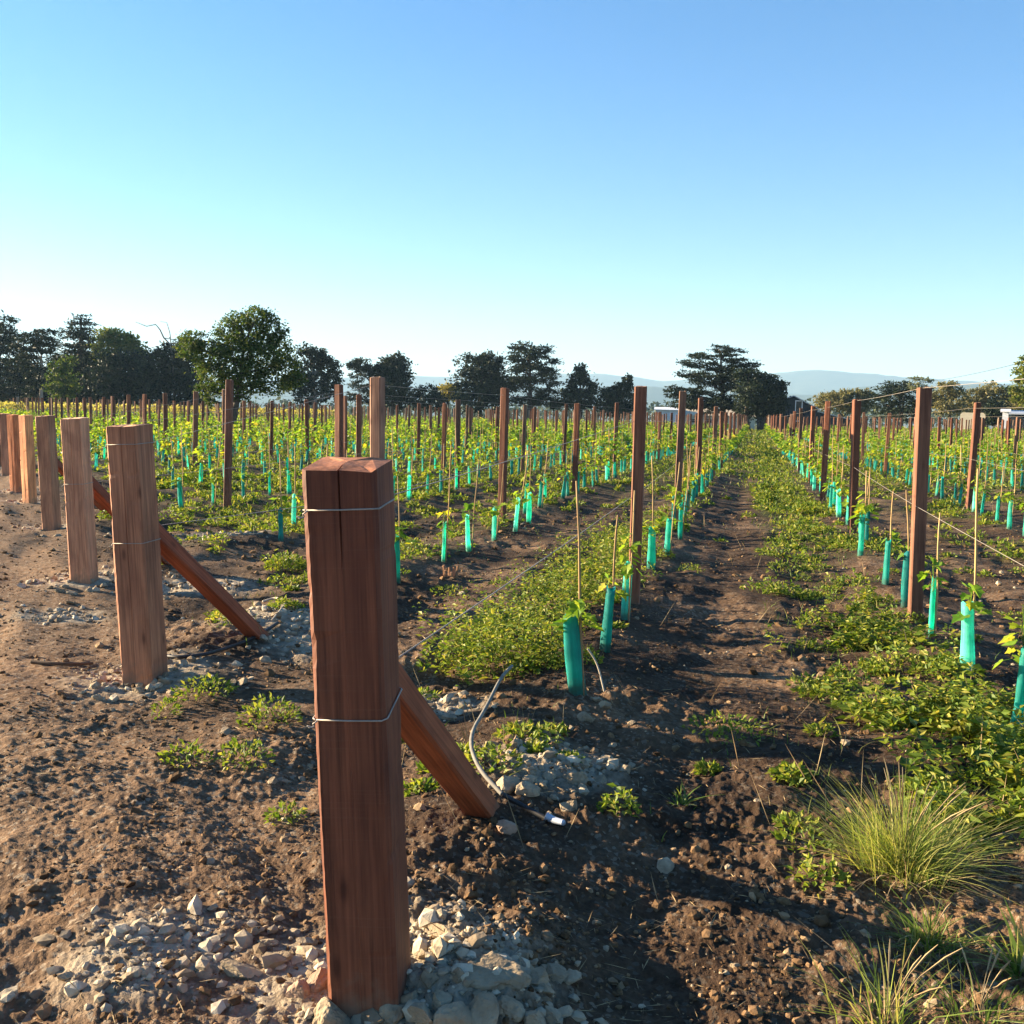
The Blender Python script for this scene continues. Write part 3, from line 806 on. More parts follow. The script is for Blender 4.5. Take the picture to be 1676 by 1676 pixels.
V, Fc = prisms(P, 0.062, RG.uniform(1.62, 1.85, len(P)))
tag(link('far_trellis_posts', mesh_np('far_trellis_posts', V, [Fc], [M_FARPOST])), kind='stuff')

# --- vine parts
def tube_mesh(seed):
    r = random.Random(seed); mb = MB(); n = 10
    rx, ry = r.uniform(0.028, 0.036), r.uniform(0.014, 0.026); H = r.uniform(0.39, 0.46)
    ph = [r.uniform(-0.10, 0.10) for _ in range(n)]; tw = r.uniform(-0.3, 0.3)
    rows_ = 10; vs = []; fs = []
    for side, off in ((0, 0.0), (1, -0.0025)):
        for i in range(rows_):
            t = i / (rows_ - 1); sc = 1.12 - 0.24 * t + 0.05 * math.sin(7 * t + seed)
            for k in range(n):
                a = 2 * math.pi * k / n + tw * t
                e = 1 + 0.12 * abs(math.cos(2 * a)) + ph[k] * math.sin(4 * t + k) - 0.22 * max(0, 1 - abs(t - 0.3 - 0.06 * seed) / 0.16) * (1 if k in (2, 3, 7) else 0)
                vs.append((((rx + off) * sc * e) * math.cos(a), ((ry + off) * sc * e) * math.sin(a), -0.01 + H * t + (0.014 * math.sin(2 * a + seed) if i == rows_ - 1 else 0)))
    m = rows_ * n
    for i in range(rows_ - 1):
        for k in range(n):
            k2 = (k + 1) % n
            fs.append((i * n + k, i * n + k2, (i + 1) * n + k2, (i + 1) * n + k))
            fs.append((m + i * n + k2, m + i * n + k, m + (i + 1) * n + k, m + (i + 1) * n + k2))
    for k in range(n):
        k2 = (k + 1) % n
        fs.append(((rows_ - 1) * n + k, (rows_ - 1) * n + k2, m + (rows_ - 1) * n + k2, m + (rows_ - 1) * n + k))
    mb.add(vs, fs)
    return mb.mesh('grow_tube', [M_TUBE], True)
def cane_mesh(seed, H):
    r = random.Random(seed); mb = MB(); pts = []; rr = []
    bx, by = r.uniform(-0.02, 0.02), r.uniform(-0.015, 0.015)
    for i in range(9):
        t = i / 8; pts.append((0.028 + bx * t + 0.004 * math.sin(9 * t + seed), 0.01 + by * t, -0.1 + (H + 0.1) * t)); rr.append(0.0072 - 0.0018 * t + (0.001 if i % 2 else 0))
    mb.tube(pts, rr, 6)
    return mb.mesh('bamboo_stake', [M_CANE], True)
def vine_leaves_mesh(seed, z0, z1, n, spread, lsz):
    r = random.Random(seed); mb = MB()
    # shoot
    pts = [(0.005, 0, 0.1)]
    for i in range(1, 7):
        t = i / 6; pts.append((0.012 * math.sin(5 * t + seed), 0.012 * math.cos(4 * t + seed), 0.1 + (z1 - 0.1) * t))
    mb.tube(pts, [0.004 - 0.002 * i / 6 for i in range(7)], 5)
    for i in range(n):
        z = z0 + (z1 - z0) * (i + r.random()) / n
        a = r.uniform(0, 2 * math.pi); sp = spread * r.uniform(0.25, 1.0) * (1 - 0.4 * (z - z0) / (z1 - z0 + .01))
        c = Vector((sp * math.cos(a), sp * math.sin(a), z + r.uniform(-0.02, 0.03)))
        mb.tube([Vector((0.004, 0, max(0.1, z - 0.03))), c * 0.5 + Vector((0, 0, z * 0.5 + 0.01)), c], 0.0013, 4, False)
        L = lsz * r.uniform(0.55, 1.2)
        A = Vector((math.cos(a), math.sin(a), r.uniform(-1.1, 0.3))).normalized()
        U = Vector((r.uniform(-.5, .5), r.uniform(-.5, .5), 1)); U = (U - A * U.dot(A)).normalized(); S = A.cross(U)
        prof = [(-0.02, 0.0), (-0.10, 0.30), (0.12, 0.52), (0.30, 0.36), (0.52, 0.50), (0.66, 0.24), (1.0, 0.0)]
        outl = prof + [(u, -v) for (u, v) in reversed(prof[1:-1])]
        vs = [c + A * (0.32 * L) - U * (0.05 * L)]
        for (u, v) in outl:
            cup = 0.16 * abs(v) * L - 0.18 * L * max(0, u - 0.4) ** 2 * 2 + r.uniform(-0.02, 0.02) * L
            vs.append(c + A * (u * L) + S * (v * L) + U * cup)
        m = len(outl)
        mb.add(vs, [(0, 1 + q, 1 + (q + 1) % m) for q in range(m)])
    return mb.mesh('foliage', [M_VINE])
TUBES = [tube_mesh(i) for i in range(6)]
CANES = [cane_mesh(i, H) for i, H in enumerate((1.0, 1.1, 0.92, 1.18, 0.85))]
LOW = [vine_leaves_mesh(300 + i, 0.34, 0.34 + h, n, 0.085, 0.085) for i, (h, n) in enumerate(((0.16, 11), (0.22, 14), (0.12, 8), (0.28, 17), (0.2, 12), (0.15, 16)))]
TALL = [vine_leaves_mesh(330 + i, 0.36, 0.36 + h, n, 0.095, 0.095) for i, (h, n) in enumerate(((0.45, 24), (0.6, 30), (0.38, 20), (0.7, 34)))]

EXPL = {0: [(945, 1142), (990, 1065), (1023, 1019), (1066, 932), (1091, 911), (1113, 885)],
        1: [(1662, 1205), (1583, 1105), (1523, 1043), (1482, 997), (1449, 957), (1408, 910), (1386, 889), (1372, 870)],
        -1: [(649, 953), (725, 920), (767, 903), (808, 888), (843, 871), (865, 858)],
        -2: [(460, 888), (343, 842)]}
vines = []
for k in rows:
    X = ROW0 + k * ROWSP
    y = (float(head_y(X)) + 2.7) if k < 0 else 4.2
    if k > 1: y = fov_y(X) - 0.8
    n = 0
    for (px, py) in EXPL.get(k, [])[:6 if k != -2 else 1]:
        q = gpt(px, py); vines.append((k, q[0], q[1])); y = q[1] + 1.08
    while math.hypot(X, y) < 126:
        vines.append((k, X + random.gauss(0, 0.035), y + random.gauss(0, 0.06)))
        y += 0.9 if math.hypot(X, y) < 60 else 1.25
vines.sort(key=lambda q: math.hypot(q[1], q[2]))
v_in, v_out = [], []
for q in vines:
    px, py = proj((q[1], q[2], 0.4))
    (v_in if -25 < px < IMG + 25 and q[2] > 1 else v_out).append(q)
NV = 296
near, rest = v_in[:NV], v_in[NV:] + [q for q in v_out if q[2] > 2]
cnt = {}
protos = {}
for i, (k, X, Y) in enumerate(near):
    j = cnt.get(k, 0); cnt[k] = j + 1
    z = gz1(X, Y) - 0.005
    e = empty('young_vine', (X, Y, z)); e.rotation_euler = (random.gauss(0, 0.02), random.gauss(0, 0.02), random.uniform(-0.6, 0.6))
    tb = link('grow_tube', TUBES[random.randrange(6)], e); tb.rotation_euler = (random.gauss(0, 0.03), random.gauss(0, 0.045), random.uniform(0, 6.28))
    if k == 0 and j == 0: tb.rotation_euler = (0.0, -0.09, 0.4); tb.scale = (1.35, 1.25, 1.0)
    if random.random() < 0.95 or j < 4:
        cn = link('bamboo_stake', CANES[random.randrange(5)], e); cc = random.uniform(0.75, 1.3); cn.color = (cc, cc * 0.97, cc * 0.92, 1)
        cn.rotation_euler = (random.gauss(0, 0.03), random.gauss(0, 0.04), random.uniform(-0.5, 0.5))
    tall = (k <= -4 or math.hypot(X, Y) > 19) and random.random() < 0.7
    src = TALL if tall else LOW
    fo = link('foliage', src[random.randrange(len(src))], e); fo.rotation_euler = (0, 0, random.uniform(0, 6.28))
    s = random.uniform(0.85, 1.2); fo.scale = (s, s, 1)
    if j < (12 if k in (0, 1, -1) else 6 if k > -8 else 2): lab = f'young vine in teal tube, {ORD[j]} along {rowdesc(k)}'
    else: lab = f'small tubed vine farther along {rowdesc(k)}'
    tag(e, lab, 'vine', f'vines along {rowdesc(k)}')

# --- the many vines farther off, as one mass
P = np.array([(q[1], q[2], 0) for q in rest]); P[:, 2] = gz(P[:, 0], P[:, 1], False); n = len(P)
print('vines', len(near), 'far', n)
Rv = np.hypot(P[:, 0], P[:, 1])
V1, F1 = prisms(P, 0.042, RG.uniform(0.36, 0.44, n), tilt=0.08)
hasc = RG.random(n) < 0.85
V2, F2 = prisms(P[hasc] + [0.03, 0, 0], 0.010, RG.uniform(0.8, 1.2, hasc.sum()), tilt=0.04)
m = 26
zz = 0.32 + RG.random((n, m)) * RG.uniform(0.15, 0.6, (n, 1))
pa = RG.uniform(0, 6.283, (n, m)); sp = RG.uniform(0.01, 0.15, (n, m))
C = np.stack([P[:, None, 0] + sp * np.cos(pa), P[:, None, 1] + sp * np.sin(pa) * 1.5, P[:, None, 2] + zz], -1).reshape(-1, 3)
A = unit(np.stack([np.cos(pa), np.sin(pa), RG.uniform(-1, 0.5, (n, m))], -1).reshape(-1, 3))
L = RG.uniform(0.08, 0.15, (n * m)) * np.repeat(np.clip(Rv / 28, 1, 1.7), m)
Q = leaf_quads(C, A, unit(RG.normal(0, .6, (n * m, 3)) + [0, 0, 1]), L, L * 0.85)
V3 = Q.reshape(-1, 3); F3 = np.arange(len(V3)).reshape(-1, 4)
M_VFAR = mat_leaf('far_vine_leaf', [(0, (0.075, 0.165, 0.017)), (0.5, (0.16, 0.26, 0.025)), (0.9, (0.27, 0.32, 0.035)), (1, (0.38, 0.31, 0.05))], 0.5)
me = mesh_np('far_vines', np.vstack([V1, V2, V3]), [F1, F2 + len(V1), F3 + len(V1) + len(V2)], [M_TUBE, M_CANE, M_VFAR], [np.zeros(len(F1)), np.ones(len(F2)), np.full(len(F3), 2)])
tag(link('far_vines', me), kind='stuff')

# --- older vines with pale trunks on the rise before the dark trees
def old_vines():
    pts = []
    for d in (96, 104, 112, 120, 128):
        for px in np.arange(-60, 560, 7 if d < 110 else 6):
            q = at_dist(px + random.uniform(-2, 2), 700, d); pts.append((q[0], q[1], 0))
    P = np.array(pts); P[:, 2] = gz(P[:, 0], P[:, 1], False); n = len(P)
    V1, F1 = prisms(P, 0.06, RG.uniform(0.7, 1.1, n), tilt=0.04)
    m = 16
    C = P[:, None] + np.stack([RG.normal(0, 0.4, (n, m)), RG.normal(0, 0.4, (n, m)), RG.uniform(0.85, 1.35, (n, m))], -1)
    C = C.reshape(-1, 3); A = unit(RG.normal(size=(n * m, 3)) + [0, 0, -0.3]); L = RG.uniform(0.15, 0.3, n * m)
    Q = leaf_quads(C, A, unit(RG.normal(0, .6, (n * m, 3)) + [0, 0, 1]), L, L * 0.8).reshape(-1, 3)
    ml = mat_leaf('old_vine_leaf', [(0, (0.22, 0.22, 0.05)), (0.6, (0.38, 0.34, 0.08)), (1, (0.46, 0.38, 0.16))], 0.4)
    mp = mat_island('old_vine_trunk', [(0, (0.22, 0.19, 0.16)), (1, (0.48, 0.44, 0.39))])
    me = mesh_np('old_vine_block', np.vstack([V1, Q]), [F1, np.arange(len(Q)).reshape(-1, 4) + len(V1)], [mp, ml], [np.zeros(len(F1)), np.ones(len(Q) // 4)])
    tag(link('old_vine_block', me), kind='stuff')
old_vines()

# ------------------------------------------------------------------ wires
def wire(name, pts, r, lab, sag=0.008, mat=None, group='trellis wires', cat='wire'):
    mb = MB(); full = []
    for a, b in zip(pts[:-1], pts[1:]):
        a = Vector(a); b = Vector(b); ns = 6
        for i in range(ns):
            t = i / ns; q = a.lerp(b, t); q.z -= sag * 4 * t * (1 - t) * min(1, (b - a).length / 5); full.append(q)
    full.append(Vector(pts[-1]))
    mb.tube(full, r, 5)
    o = link(name, mb.mesh(name, [mat or M_WIRE], True)); tag(o, lab, cat, group); return o
def row_wire(k, h, start=None, ymax=60, r=0.0022):
    X = ROW0 + k * ROWSP; pts = []
    if start is not None: pts.append(tuple(start))
    ps = sorted([q for q in posts if q[0] == k], key=lambda q: q[2])
    for q in ps:
        if q[2] > ymax: break
        x, y = q[1], q[2]
        if q[3] == 0 and k in FIRSTP: x, y = FIRSTP[k][0], FIRSTP[k][1]
        pts.append((x - NPOST_W / 2 - 0.003, y, gz1(x, y) + h))
    return pts
def strainer_pt(i, f):
    b, t, h, w, rz = STR[i]; q = b + (t - b) * f; return (q[0] + 0.0, q[1] + w * 0.49, q[2])
for k in (0, -1, -2, -3):
    i = -k
    pts = row_wire(k, 0.83, strainer_pt(i, 0.60)); wire('trellis_wire', pts, 0.0023, f'thin low grey wire along {rowdesc(k)}')
    pts = row_wire(k, 1.42 if k == 0 else 1.70, strainer_pt(i, 0.925)); wire('trellis_wire', pts, 0.0017, f'top wire climbing to the tall posts along {rowdesc(k)}')
for k in (1, 2, 3):
    X = ROW0 + k * ROWSP
    for h, w_ in ((0.85, 'low'), (1.70, 'top')):
        pts = row_wire(k, h, (X, -1.0 if k == 1 else fov_y(X) - 2.5, h * 0.97))
        wire('trellis_wire', pts, 0.0014, f'thin {w_} grey wire along {rowdesc(k)}')

# ------------------------------------------------------------------ hoses, sticks
def path(name, pxs, r, mat, lab, cat, zoff=0.012, taper=None, smooth=3):
    pts = []
    for q in pxs:
        p = gpt(q[0], q[1]) if len(q) == 2 else None
        if p is None:                      # raised point: pixel plus the ground pixel it stands over
            b = gpt(q[2], q[3]); p = top_of(b, q[0], q[1])
        else: p = p + [0, 0, zoff]
        pts.append(Vector(p))
    P = pts
    for _ in range(smooth):
        Qn = [P[0]]
        for a, b in zip(P[:-1], P[1:]): Qn += [a.lerp(b, 0.25), a.lerp(b, 0.75)]
        Qn.append(P[-1]); P = Qn
    rr = r if taper is None else [r * (1 - taper * i / (len(P) - 1)) for i in range(len(P))]
    mb = MB(); mb.tube(P, rr, 8)
    o = link(name, mb.mesh(name, [mat], True)); tag(o, lab, cat); return o, P
e = empty('irrigation_hose', tuple(gpt(820, 1320)))
tag(e, 'grey irrigation hose curling past the brace foot to a taped black end', 'hose')
def child_world(o, par):
    o.parent = par; o.matrix_parent_inverse = Matrix.Translation(-Vector(par.location))
o, P = path('hose_run', [(838, 1090, 838, 1150), (820, 1108, 818, 1180), (795, 1160, 790, 1215), (767, 1205, 772, 1262), (780, 1255, 790, 1290), (822, 1300, 826, 1322)], 0.0085, M_HOSE, None, None)
child_world(o, e)
o, P = path('black_pipe', [(822, 1300, 826, 1322), (860, 1326), (898, 1347)], 0.0095, M_BLACK, None, None); child_world(o, e)
o, P = path('tape_wrap', [(893, 1344), (905, 1348), (922, 1360)], 0.017, M_TAPE, None, None, 0.016, 0.4); child_world(o, e)
path('irrigation_hose', [(455, 1030), (420, 1050), (350, 1075), (300, 1082), (262, 1078)], 0.011, M_BLACK, 'black irrigation hose on the soil beside the split brown post', 'hose')
path('stick', [(52, 1090), (100, 1094), (152, 1092)], 0.013, M_STICK, 'dark straight stick lying on bare soil beside the split brown post', 'stick', 0.02, 0.4)
path('root', [(430, 990), (455, 984), (468, 992), (462, 1005), (445, 1022)], 0.010, M_ROOT, 'pale crooked root on grey rubble near the reddish brace foot', 'root', 0.02, 0.6)
path('cane_end', [(962, 1062, 975, 1130), (978, 1085, 983, 1132), (989, 1132, 989, 1138)], 0.006, M_ROOT, 'bent pale cane end sticking up beside the first teal tube', 'stick', 0.0, 0.2)

# ------------------------------------------------------------------ rocks
def rock_mesh(name, seed, mat, cuts=9, layered=False):
    import bmesh
    from mathutils import noise as mn
    r = random.Random(seed)
    bm = bmesh.new(); bmesh.ops.create_icosphere(bm, subdivisions=4, radius=1.0)
    planes = [(Vector((r.gauss(0, 1), r.gauss(0, 1), r.gauss(0, 1))).normalized(), r.uniform(0.42, 0.85)) for _ in range(cuts)]
    off = Vector((seed * 1.7, seed * 0.3, seed * 2.1))
    for v in bm.verts:
        p = v.co.copy()
        p *= 1 + 0.22 * mn.noise(p * 1.3 + off)
        for (nn, d) in planes:
            s = p.dot(nn)
            if s > d: p -= nn * (s - d) * 0.95
        k = 1 + 0.07 * mn.noise(p * 3.5 + off) + 0.05 * mn.noise(p * 8 + off) + 0.03 * mn.noise(p * 19 + off)
        cr = abs(mn.noise(p * 1.9 - off)); k -= 0.09 * max(0, 1 - cr / 0.045)
        if layered:
            q = math.sin(p.x * 15 + 1.2 * p.y + 1.5 * mn.noise(p * 1.5)); k -= 0.05 * max(0, q) ** 3
        v.co = p * k
    me = bpy.data.meshes.new(name); bm.to_mesh(me); bm.free(); me.materials.append(mat)
    return me
ROCKS = [rock_mesh('rock', 500 + i, M_ROCK, 7 + i % 5) for i in range(9)]
PINKS = [rock_mesh('rock', 560 + i, M_PINK, 6) for i in range(2)]
SLAB = rock_mesh('rock', 590, M_ROCK, 8, layered=True)
def rock(px, py, rpx, lab, group=None, me=None, sc=(1, 1, 0.75), rz=None, tilt=0.5, lift=0.16):
    b = gpt(px, py + rpx * 0.5); d = (b - CAM) @ CF; R = rpx / FPX * d
    o = link('rock', me or ROCKS[random.randrange(9)])
    o.location = (b[0], b[1], b[2] + R * sc[2] * lift); o.scale = (R * sc[0], R * sc[1], R * sc[2])
    o.rotation_euler = (random.gauss(0, tilt * 0.5), random.gauss(0, tilt * 0.5), random.uniform(0, 6.28) if rz is None else rz)
    tag(o, lab, 'rock', group); return o
PILE = [(805, 1213, 13), (840, 1218, 17), (857, 1240, 10), (917, 1242, 16), (947, 1243, 16), (977, 1267, 17), (992, 1242, 13), (902, 1267, 14), (893, 1228, 10), (836, 1249, 9), (989, 1160, 12), (977, 1148, 10), (959, 1177, 14), (1033, 1183, 10),
        (870, 1262, 9), (925, 1225, 9), (960, 1222, 8), (880, 1212, 9), (820, 1236, 9), (912, 1205, 8), (935, 1195, 7), (1002, 1222, 8), (890, 1290, 8), (955, 1290, 9), (868, 1200, 7), (850, 1185, 8), (790, 1228, 7), (905, 1308, 7)]
PILE += [(random.gauss(905, 55), random.gauss(1252, 28), random.uniform(4.5, 8.5)) for _ in range(42)]
for (x, y, r_) in PILE: rock(x, y, r_, 'small pale limestone lump in the pile beyond the front brace', 'lumps of the rock pile')
rock(941, 1267, 24, 'largest pale rounded rock in the middle of the rock pile', me=ROCKS[0], sc=(1.1, 1, 0.95))
rock(1020, 1257, 15, 'pale rock at the lane edge of the rock pile', me=ROCKS[1])
rock(828, 1277, 23, 'pale leaning rock in the pile closest to the brace and hose', me=ROCKS[2], sc=(1.2, .9, .8))
rock(862, 1293, 20, 'grey cracked rock lying between the hose and the rock pile', me=ROCKS[3], sc=(1.2, 1, .7))
rock(929, 1321, 21, 'pale grey flat topped rock in shade above the taped hose end', me=ROCKS[4], sc=(1.15, .9, .8))
rock(829, 1349, 18, 'rounded tan rock just below the foot of the front brace', me=PINKS[0], sc=(1, .9, .8))
rock(516, 1608, 25, 'pinkish flat faced rock against the foot of the big front post', me=PINKS[1], sc=(1, .8, 1))
rock(486, 1622, 24, 'pinkish tan rock next to the pinkish flat faced rock', me=PINKS[0], sc=(.9, .8, .9))
rock(545, 1655, 32, 'big creamy grey rock in front of the big front post', me=ROCKS[5], sc=(1, .9, 1.0))
rock(800, 1572, 52, 'large pale layered rock with parallel grooves beside the big front post', me=SLAB, sc=(1.25, .8, .55), rz=0.3, tilt=0.15)
rock(730, 1518, 26, 'flat grey wedge shaped rock beside the big post, farthest from camera', me=ROCKS[6], sc=(1.7, .7, .5), rz=-0.35, tilt=0.1)
rock(110, 1590, 19, 'smooth white stone on the bare soil', me=ROCKS[7], sc=(1.2, .8, .6), rz=0.4)
rock(460, 1566, 20, 'yellowish pale rock among rubble close to the front post', me=ROCKS[8])
rock(395, 1580, 30, 'long low grey slab on the soil near the front post', me=ROCKS[1], sc=(1.8, .7, .4), rz=0.1, tilt=0.1)
CLAY = [(600, 1655, 26), (638, 1650, 28), (668, 1632, 24), (690, 1655, 30), (725, 1640, 22), (745, 1662, 34), (790, 1660, 34), (835, 1645, 26), (870, 1660, 28), (905, 1650, 20), (878, 1595, 24), (905, 1580, 22), (935, 1590, 18), (860, 1570, 20), (890, 1612, 18), (700, 1590, 12), (690, 1565, 11), (720, 1560, 11), (925, 1655, 14), (945, 1665, 12), (700, 1612, 16), (755, 1600, 18), (575, 1640, 14), (840, 1612, 20)]
for (x, y, r_) in CLAY: rock(x, y, r_, 'cracked grey clay lump heaped at the foot of the big front post', 'clay lumps at the post foot', sc=(1.15, 1, 0.8))
SOILR = [(205, 1600, 16), (180, 1618, 13), (240, 1590, 15), (270, 1570, 18), (310, 1560, 16), (350, 1545, 18), (375, 1530, 14), (420, 1520, 16), (440, 1540, 15), (335, 1590, 14), (500, 1540, 13), (480, 1520, 11), (295, 1600, 12), (225, 1540, 12)]
for (x, y, r_) in SOILR: rock(x, y, r_, 'low pale stone in the rubble strip on the headland soil', 'stones of the headland rubble strip', sc=(1.3, 1, .5))
HEADR = [(130, 1447, 9), (100, 1403, 7), (118, 1418, 6), (345, 1410, 8), (160, 1112, 9), (185, 1100, 8), (210, 1118, 9), (225, 1130, 11), (160, 1140, 10), (282, 1132, 9), (380, 1115, 9), (396, 1118, 10), (310, 1105, 11), (98, 965, 9), (118, 968, 9), (150, 965, 8), (170, 960, 7), (372, 1195, 10), (445, 1280, 10), (470, 1278, 9), (495, 1272, 8), (70, 876, 6), (95, 874, 6), (1190, 1420, 8), (1205, 1580, 11), (1185, 1590, 9), (990, 1560, 7), (965, 1460, 7), (1240, 1312, 7)]
for (x, y, r_) in HEADR: rock(x, y, r_, 'small loose stone half sunk in the brown soil', 'loose stones on the soil', sc=(1.2, 1, .7))

# ------------------------------------------------------------------ single plants in the foreground
def tuft(px, py, n, H, spread, lab, mat, w=0.0035, heads=0, cat='grass', name='grass_tuft', up=1.0):
    b = gpt(px, py); e = empty(name, tuple(b)); tag(e, lab, cat, None)
    a = RG.uniform(0, 6.283, n); rr = np.abs(RG.normal(0, spread * 0.25, n))
    C = np.stack([rr * np.cos(a), rr * np.sin(a), np.full(n, -0.01)], -1)
    a2 = a + RG.normal(0, 0.5, n)
    a2 = a2 + np.where(RG.random(n) < 0.25, RG.normal(0, 1.2, n), 0)
    V, Fc = blades(C, H * RG.uniform(0.25, 1.0, n), np.abs(RG.normal(0.8, 0.5, n)) / up, RG.uniform(0.5, 1.2, n) * w, a2)
    link('blades', mesh_np('blades', V, [Fc], [mat]), e)
    nd = n // 4
    C2 = C[:nd] * 1.15; V, Fc = blades(C2, H * RG.uniform(0.2, 0.7, nd), np.abs(RG.normal(1.3, 0.6, nd)), RG.uniform(0.6, 1.2, nd) * w, a[:nd] + RG.normal(0, 1.0, nd))
    link('dry_blades', mesh_np('dry_blades', V, [Fc], [M_STRAW]), e)
    if heads:
        mb = MB()
        for _ in range(heads):
            aa = random.uniform(0, 6.28); ln = random.uniform(0.25, 0.75) * H; hh = H * random.uniform(0.85, 1.25)
            pts = [(0.02 * math.cos(aa), 0.02 * math.sin(aa), 0)]
            for t in (0.3, 0.6, 0.85, 1.0): pts.append((ln * t ** 1.6 * math.cos(aa), ln * t ** 1.6 * math.sin(aa), hh * (t - 0.12 * t * t)))
            mb.tube(pts, [0.0013, 0.0012, 0.001, 0.003, 0.001], 4)
        link('seed_heads', mb.mesh('seed_heads', [M_STRAW]), e)
    return e
tuft(1475, 1436, 1150, 0.37, 0.30, 'large pale fountain shaped grass tuft beside the lane', M_TUFT, 0.0042, 26)
tuft(1520, 1560, 200, 0.12, 0.22, 'low dark green grass plant below the large pale tuft', M_GRASS, 0.006, 4, up=0.6)
tuft(1450, 1690, 70, 0.24, 0.24, 'sparse yellowish grass clump cut by the lower picture edge', M_TUFT, 0.006, 6, up=0.7)
tuft(1600, 1680, 60, 0.2, 0.25, 'thin straggling grass in the lower corner of the picture', M_GRASS, 0.005, 6, up=0.6)
tuft(1668, 1600, 60, 0.15, 0.12, 'broad bladed light green plant at the picture edge', M_GRASS, 0.014, 0, up=0.7)
tuft(1115, 1318, 34, 0.10, 0.08, 'single small green sprig on the dark lane soil', M_GRASS, 0.009, 0, up=0.7)
def weed(px, py, n, R, H, lab, lsz=0.03, mat=None):
    b = gpt(px, py); pr = np.sqrt(RG.random(n)); pa = RG.uniform(0, 6.283, n)
    ox, oy = pr * np.cos(pa), pr * np.sin(pa)
    C = np.stack([ox * R, oy * R, (1 - 0.7 * pr ** 2) * RG.random(n) ** 0.7 * H], -1)
    A = unit(np.stack([ox, oy, RG.uniform(-0.1, 0.9, n)], -1) + RG.normal(0, 0.5, (n, 3)))
    L = RG.uniform(0.5, 1.3, n) * lsz
    o = link('weed_bush', quads_mesh('weed_bush', leaf_quads(C, A, unit(RG.normal(0, .6, (n, 3)) + [0, 0, 1]), L, L * 0.5), mat or M_WEED)); o.location = b
    tag(o, lab, 'weed')
weed(470, 932, 620, 0.20, 0.15, 'bright green bushy weed on the soil left of the big front post', 0.04)
weed(335, 1140, 240, 0.15, 0.09, 'pale green weed growing beside the foot of the split brown post')
weed(272, 1172, 90, 0.07, 0.09, 'small upright weed below the split brown post')
weed(440, 1182, 260, 0.14, 0.13, 'yellow green weed tuft between split brown post and front post')
weed(305, 1248, 120, 0.10, 0.08, 'little yellowish weed on open soil, farther from the front post')
weed(400, 1252, 170, 0.11, 0.11, 'yellowish weed with upright stem on open soil near the front post')
weed(468, 1345, 80, 0.07, 0.05, 'faint small green weed close beside the front post')
weed(1190, 1205, 240, 0.20, 0.06, 'low mat of green weeds across the bare lane')
weed(735, 975, 160, 0.16, 0.08, 'green weed patch under the dry stump')
weed(1130, 938, 150, 0.14, 0.09, 'small green weed at the edge of the bare wheel track')
b = gpt(738, 945)
mb = MB()
for i in range(7):
    a = random.uniform(0, 6.28); mb.tube([(0.05 * math.cos(a), 0.05 * math.sin(a), -0.02), (0.07 * math.cos(a), 0.07 * math.sin(a), random.uniform(0.06, 0.13))], [0.022, 0.012], 6)
o = link('tree_stump', mb.mesh('tree_stump', [mat_plain('stump_wood', (0.32, 0.17, 0.09), 0.9)])); o.location = b
tag(o, 'broken orange brown stump in the dug soil between two rows', 'stump')

# ------------------------------------------------------------------ trees
def leafmat(name, dark, mid, light, trans=0.18):
    return mat_leaf(name, [(0, dark), (0.6, mid), (1, light)], trans, 0.6, 0.2)
L_DARK = leafmat('dark_needles', (0.007, 0.014, 0.008), (0.016, 0.030, 0.014), (0.036, 0.052, 0.02), 0.1)
L_MID = leafmat('mid_leaves', (0.022, 0.05, 0.012), (0.06, 0.105, 0.02), (0.15, 0.17, 0.04), 0.3)
L_LIGHT = leafmat('light_leaves', (0.06, 0.10, 0.02), (0.13, 0.165, 0.03), (0.22, 0.21, 0.05), 0.3)
L_YEL = leafmat('yellow_leaves', (0.16, 0.16, 0.03), (0.28, 0.24, 0.04), (0.40, 0.31, 0.06), 0.3)
L_OLIVE = leafmat('olive_leaves', (0.085, 0.09, 0.038), (0.16, 0.15, 0.065), (0.26, 0.22, 0.10), 0.3)
L_PALE = leafmat('silver_leaves', (0.10, 0.12, 0.06), (0.16, 0.18, 0.09), (0.24, 0.24, 0.13))

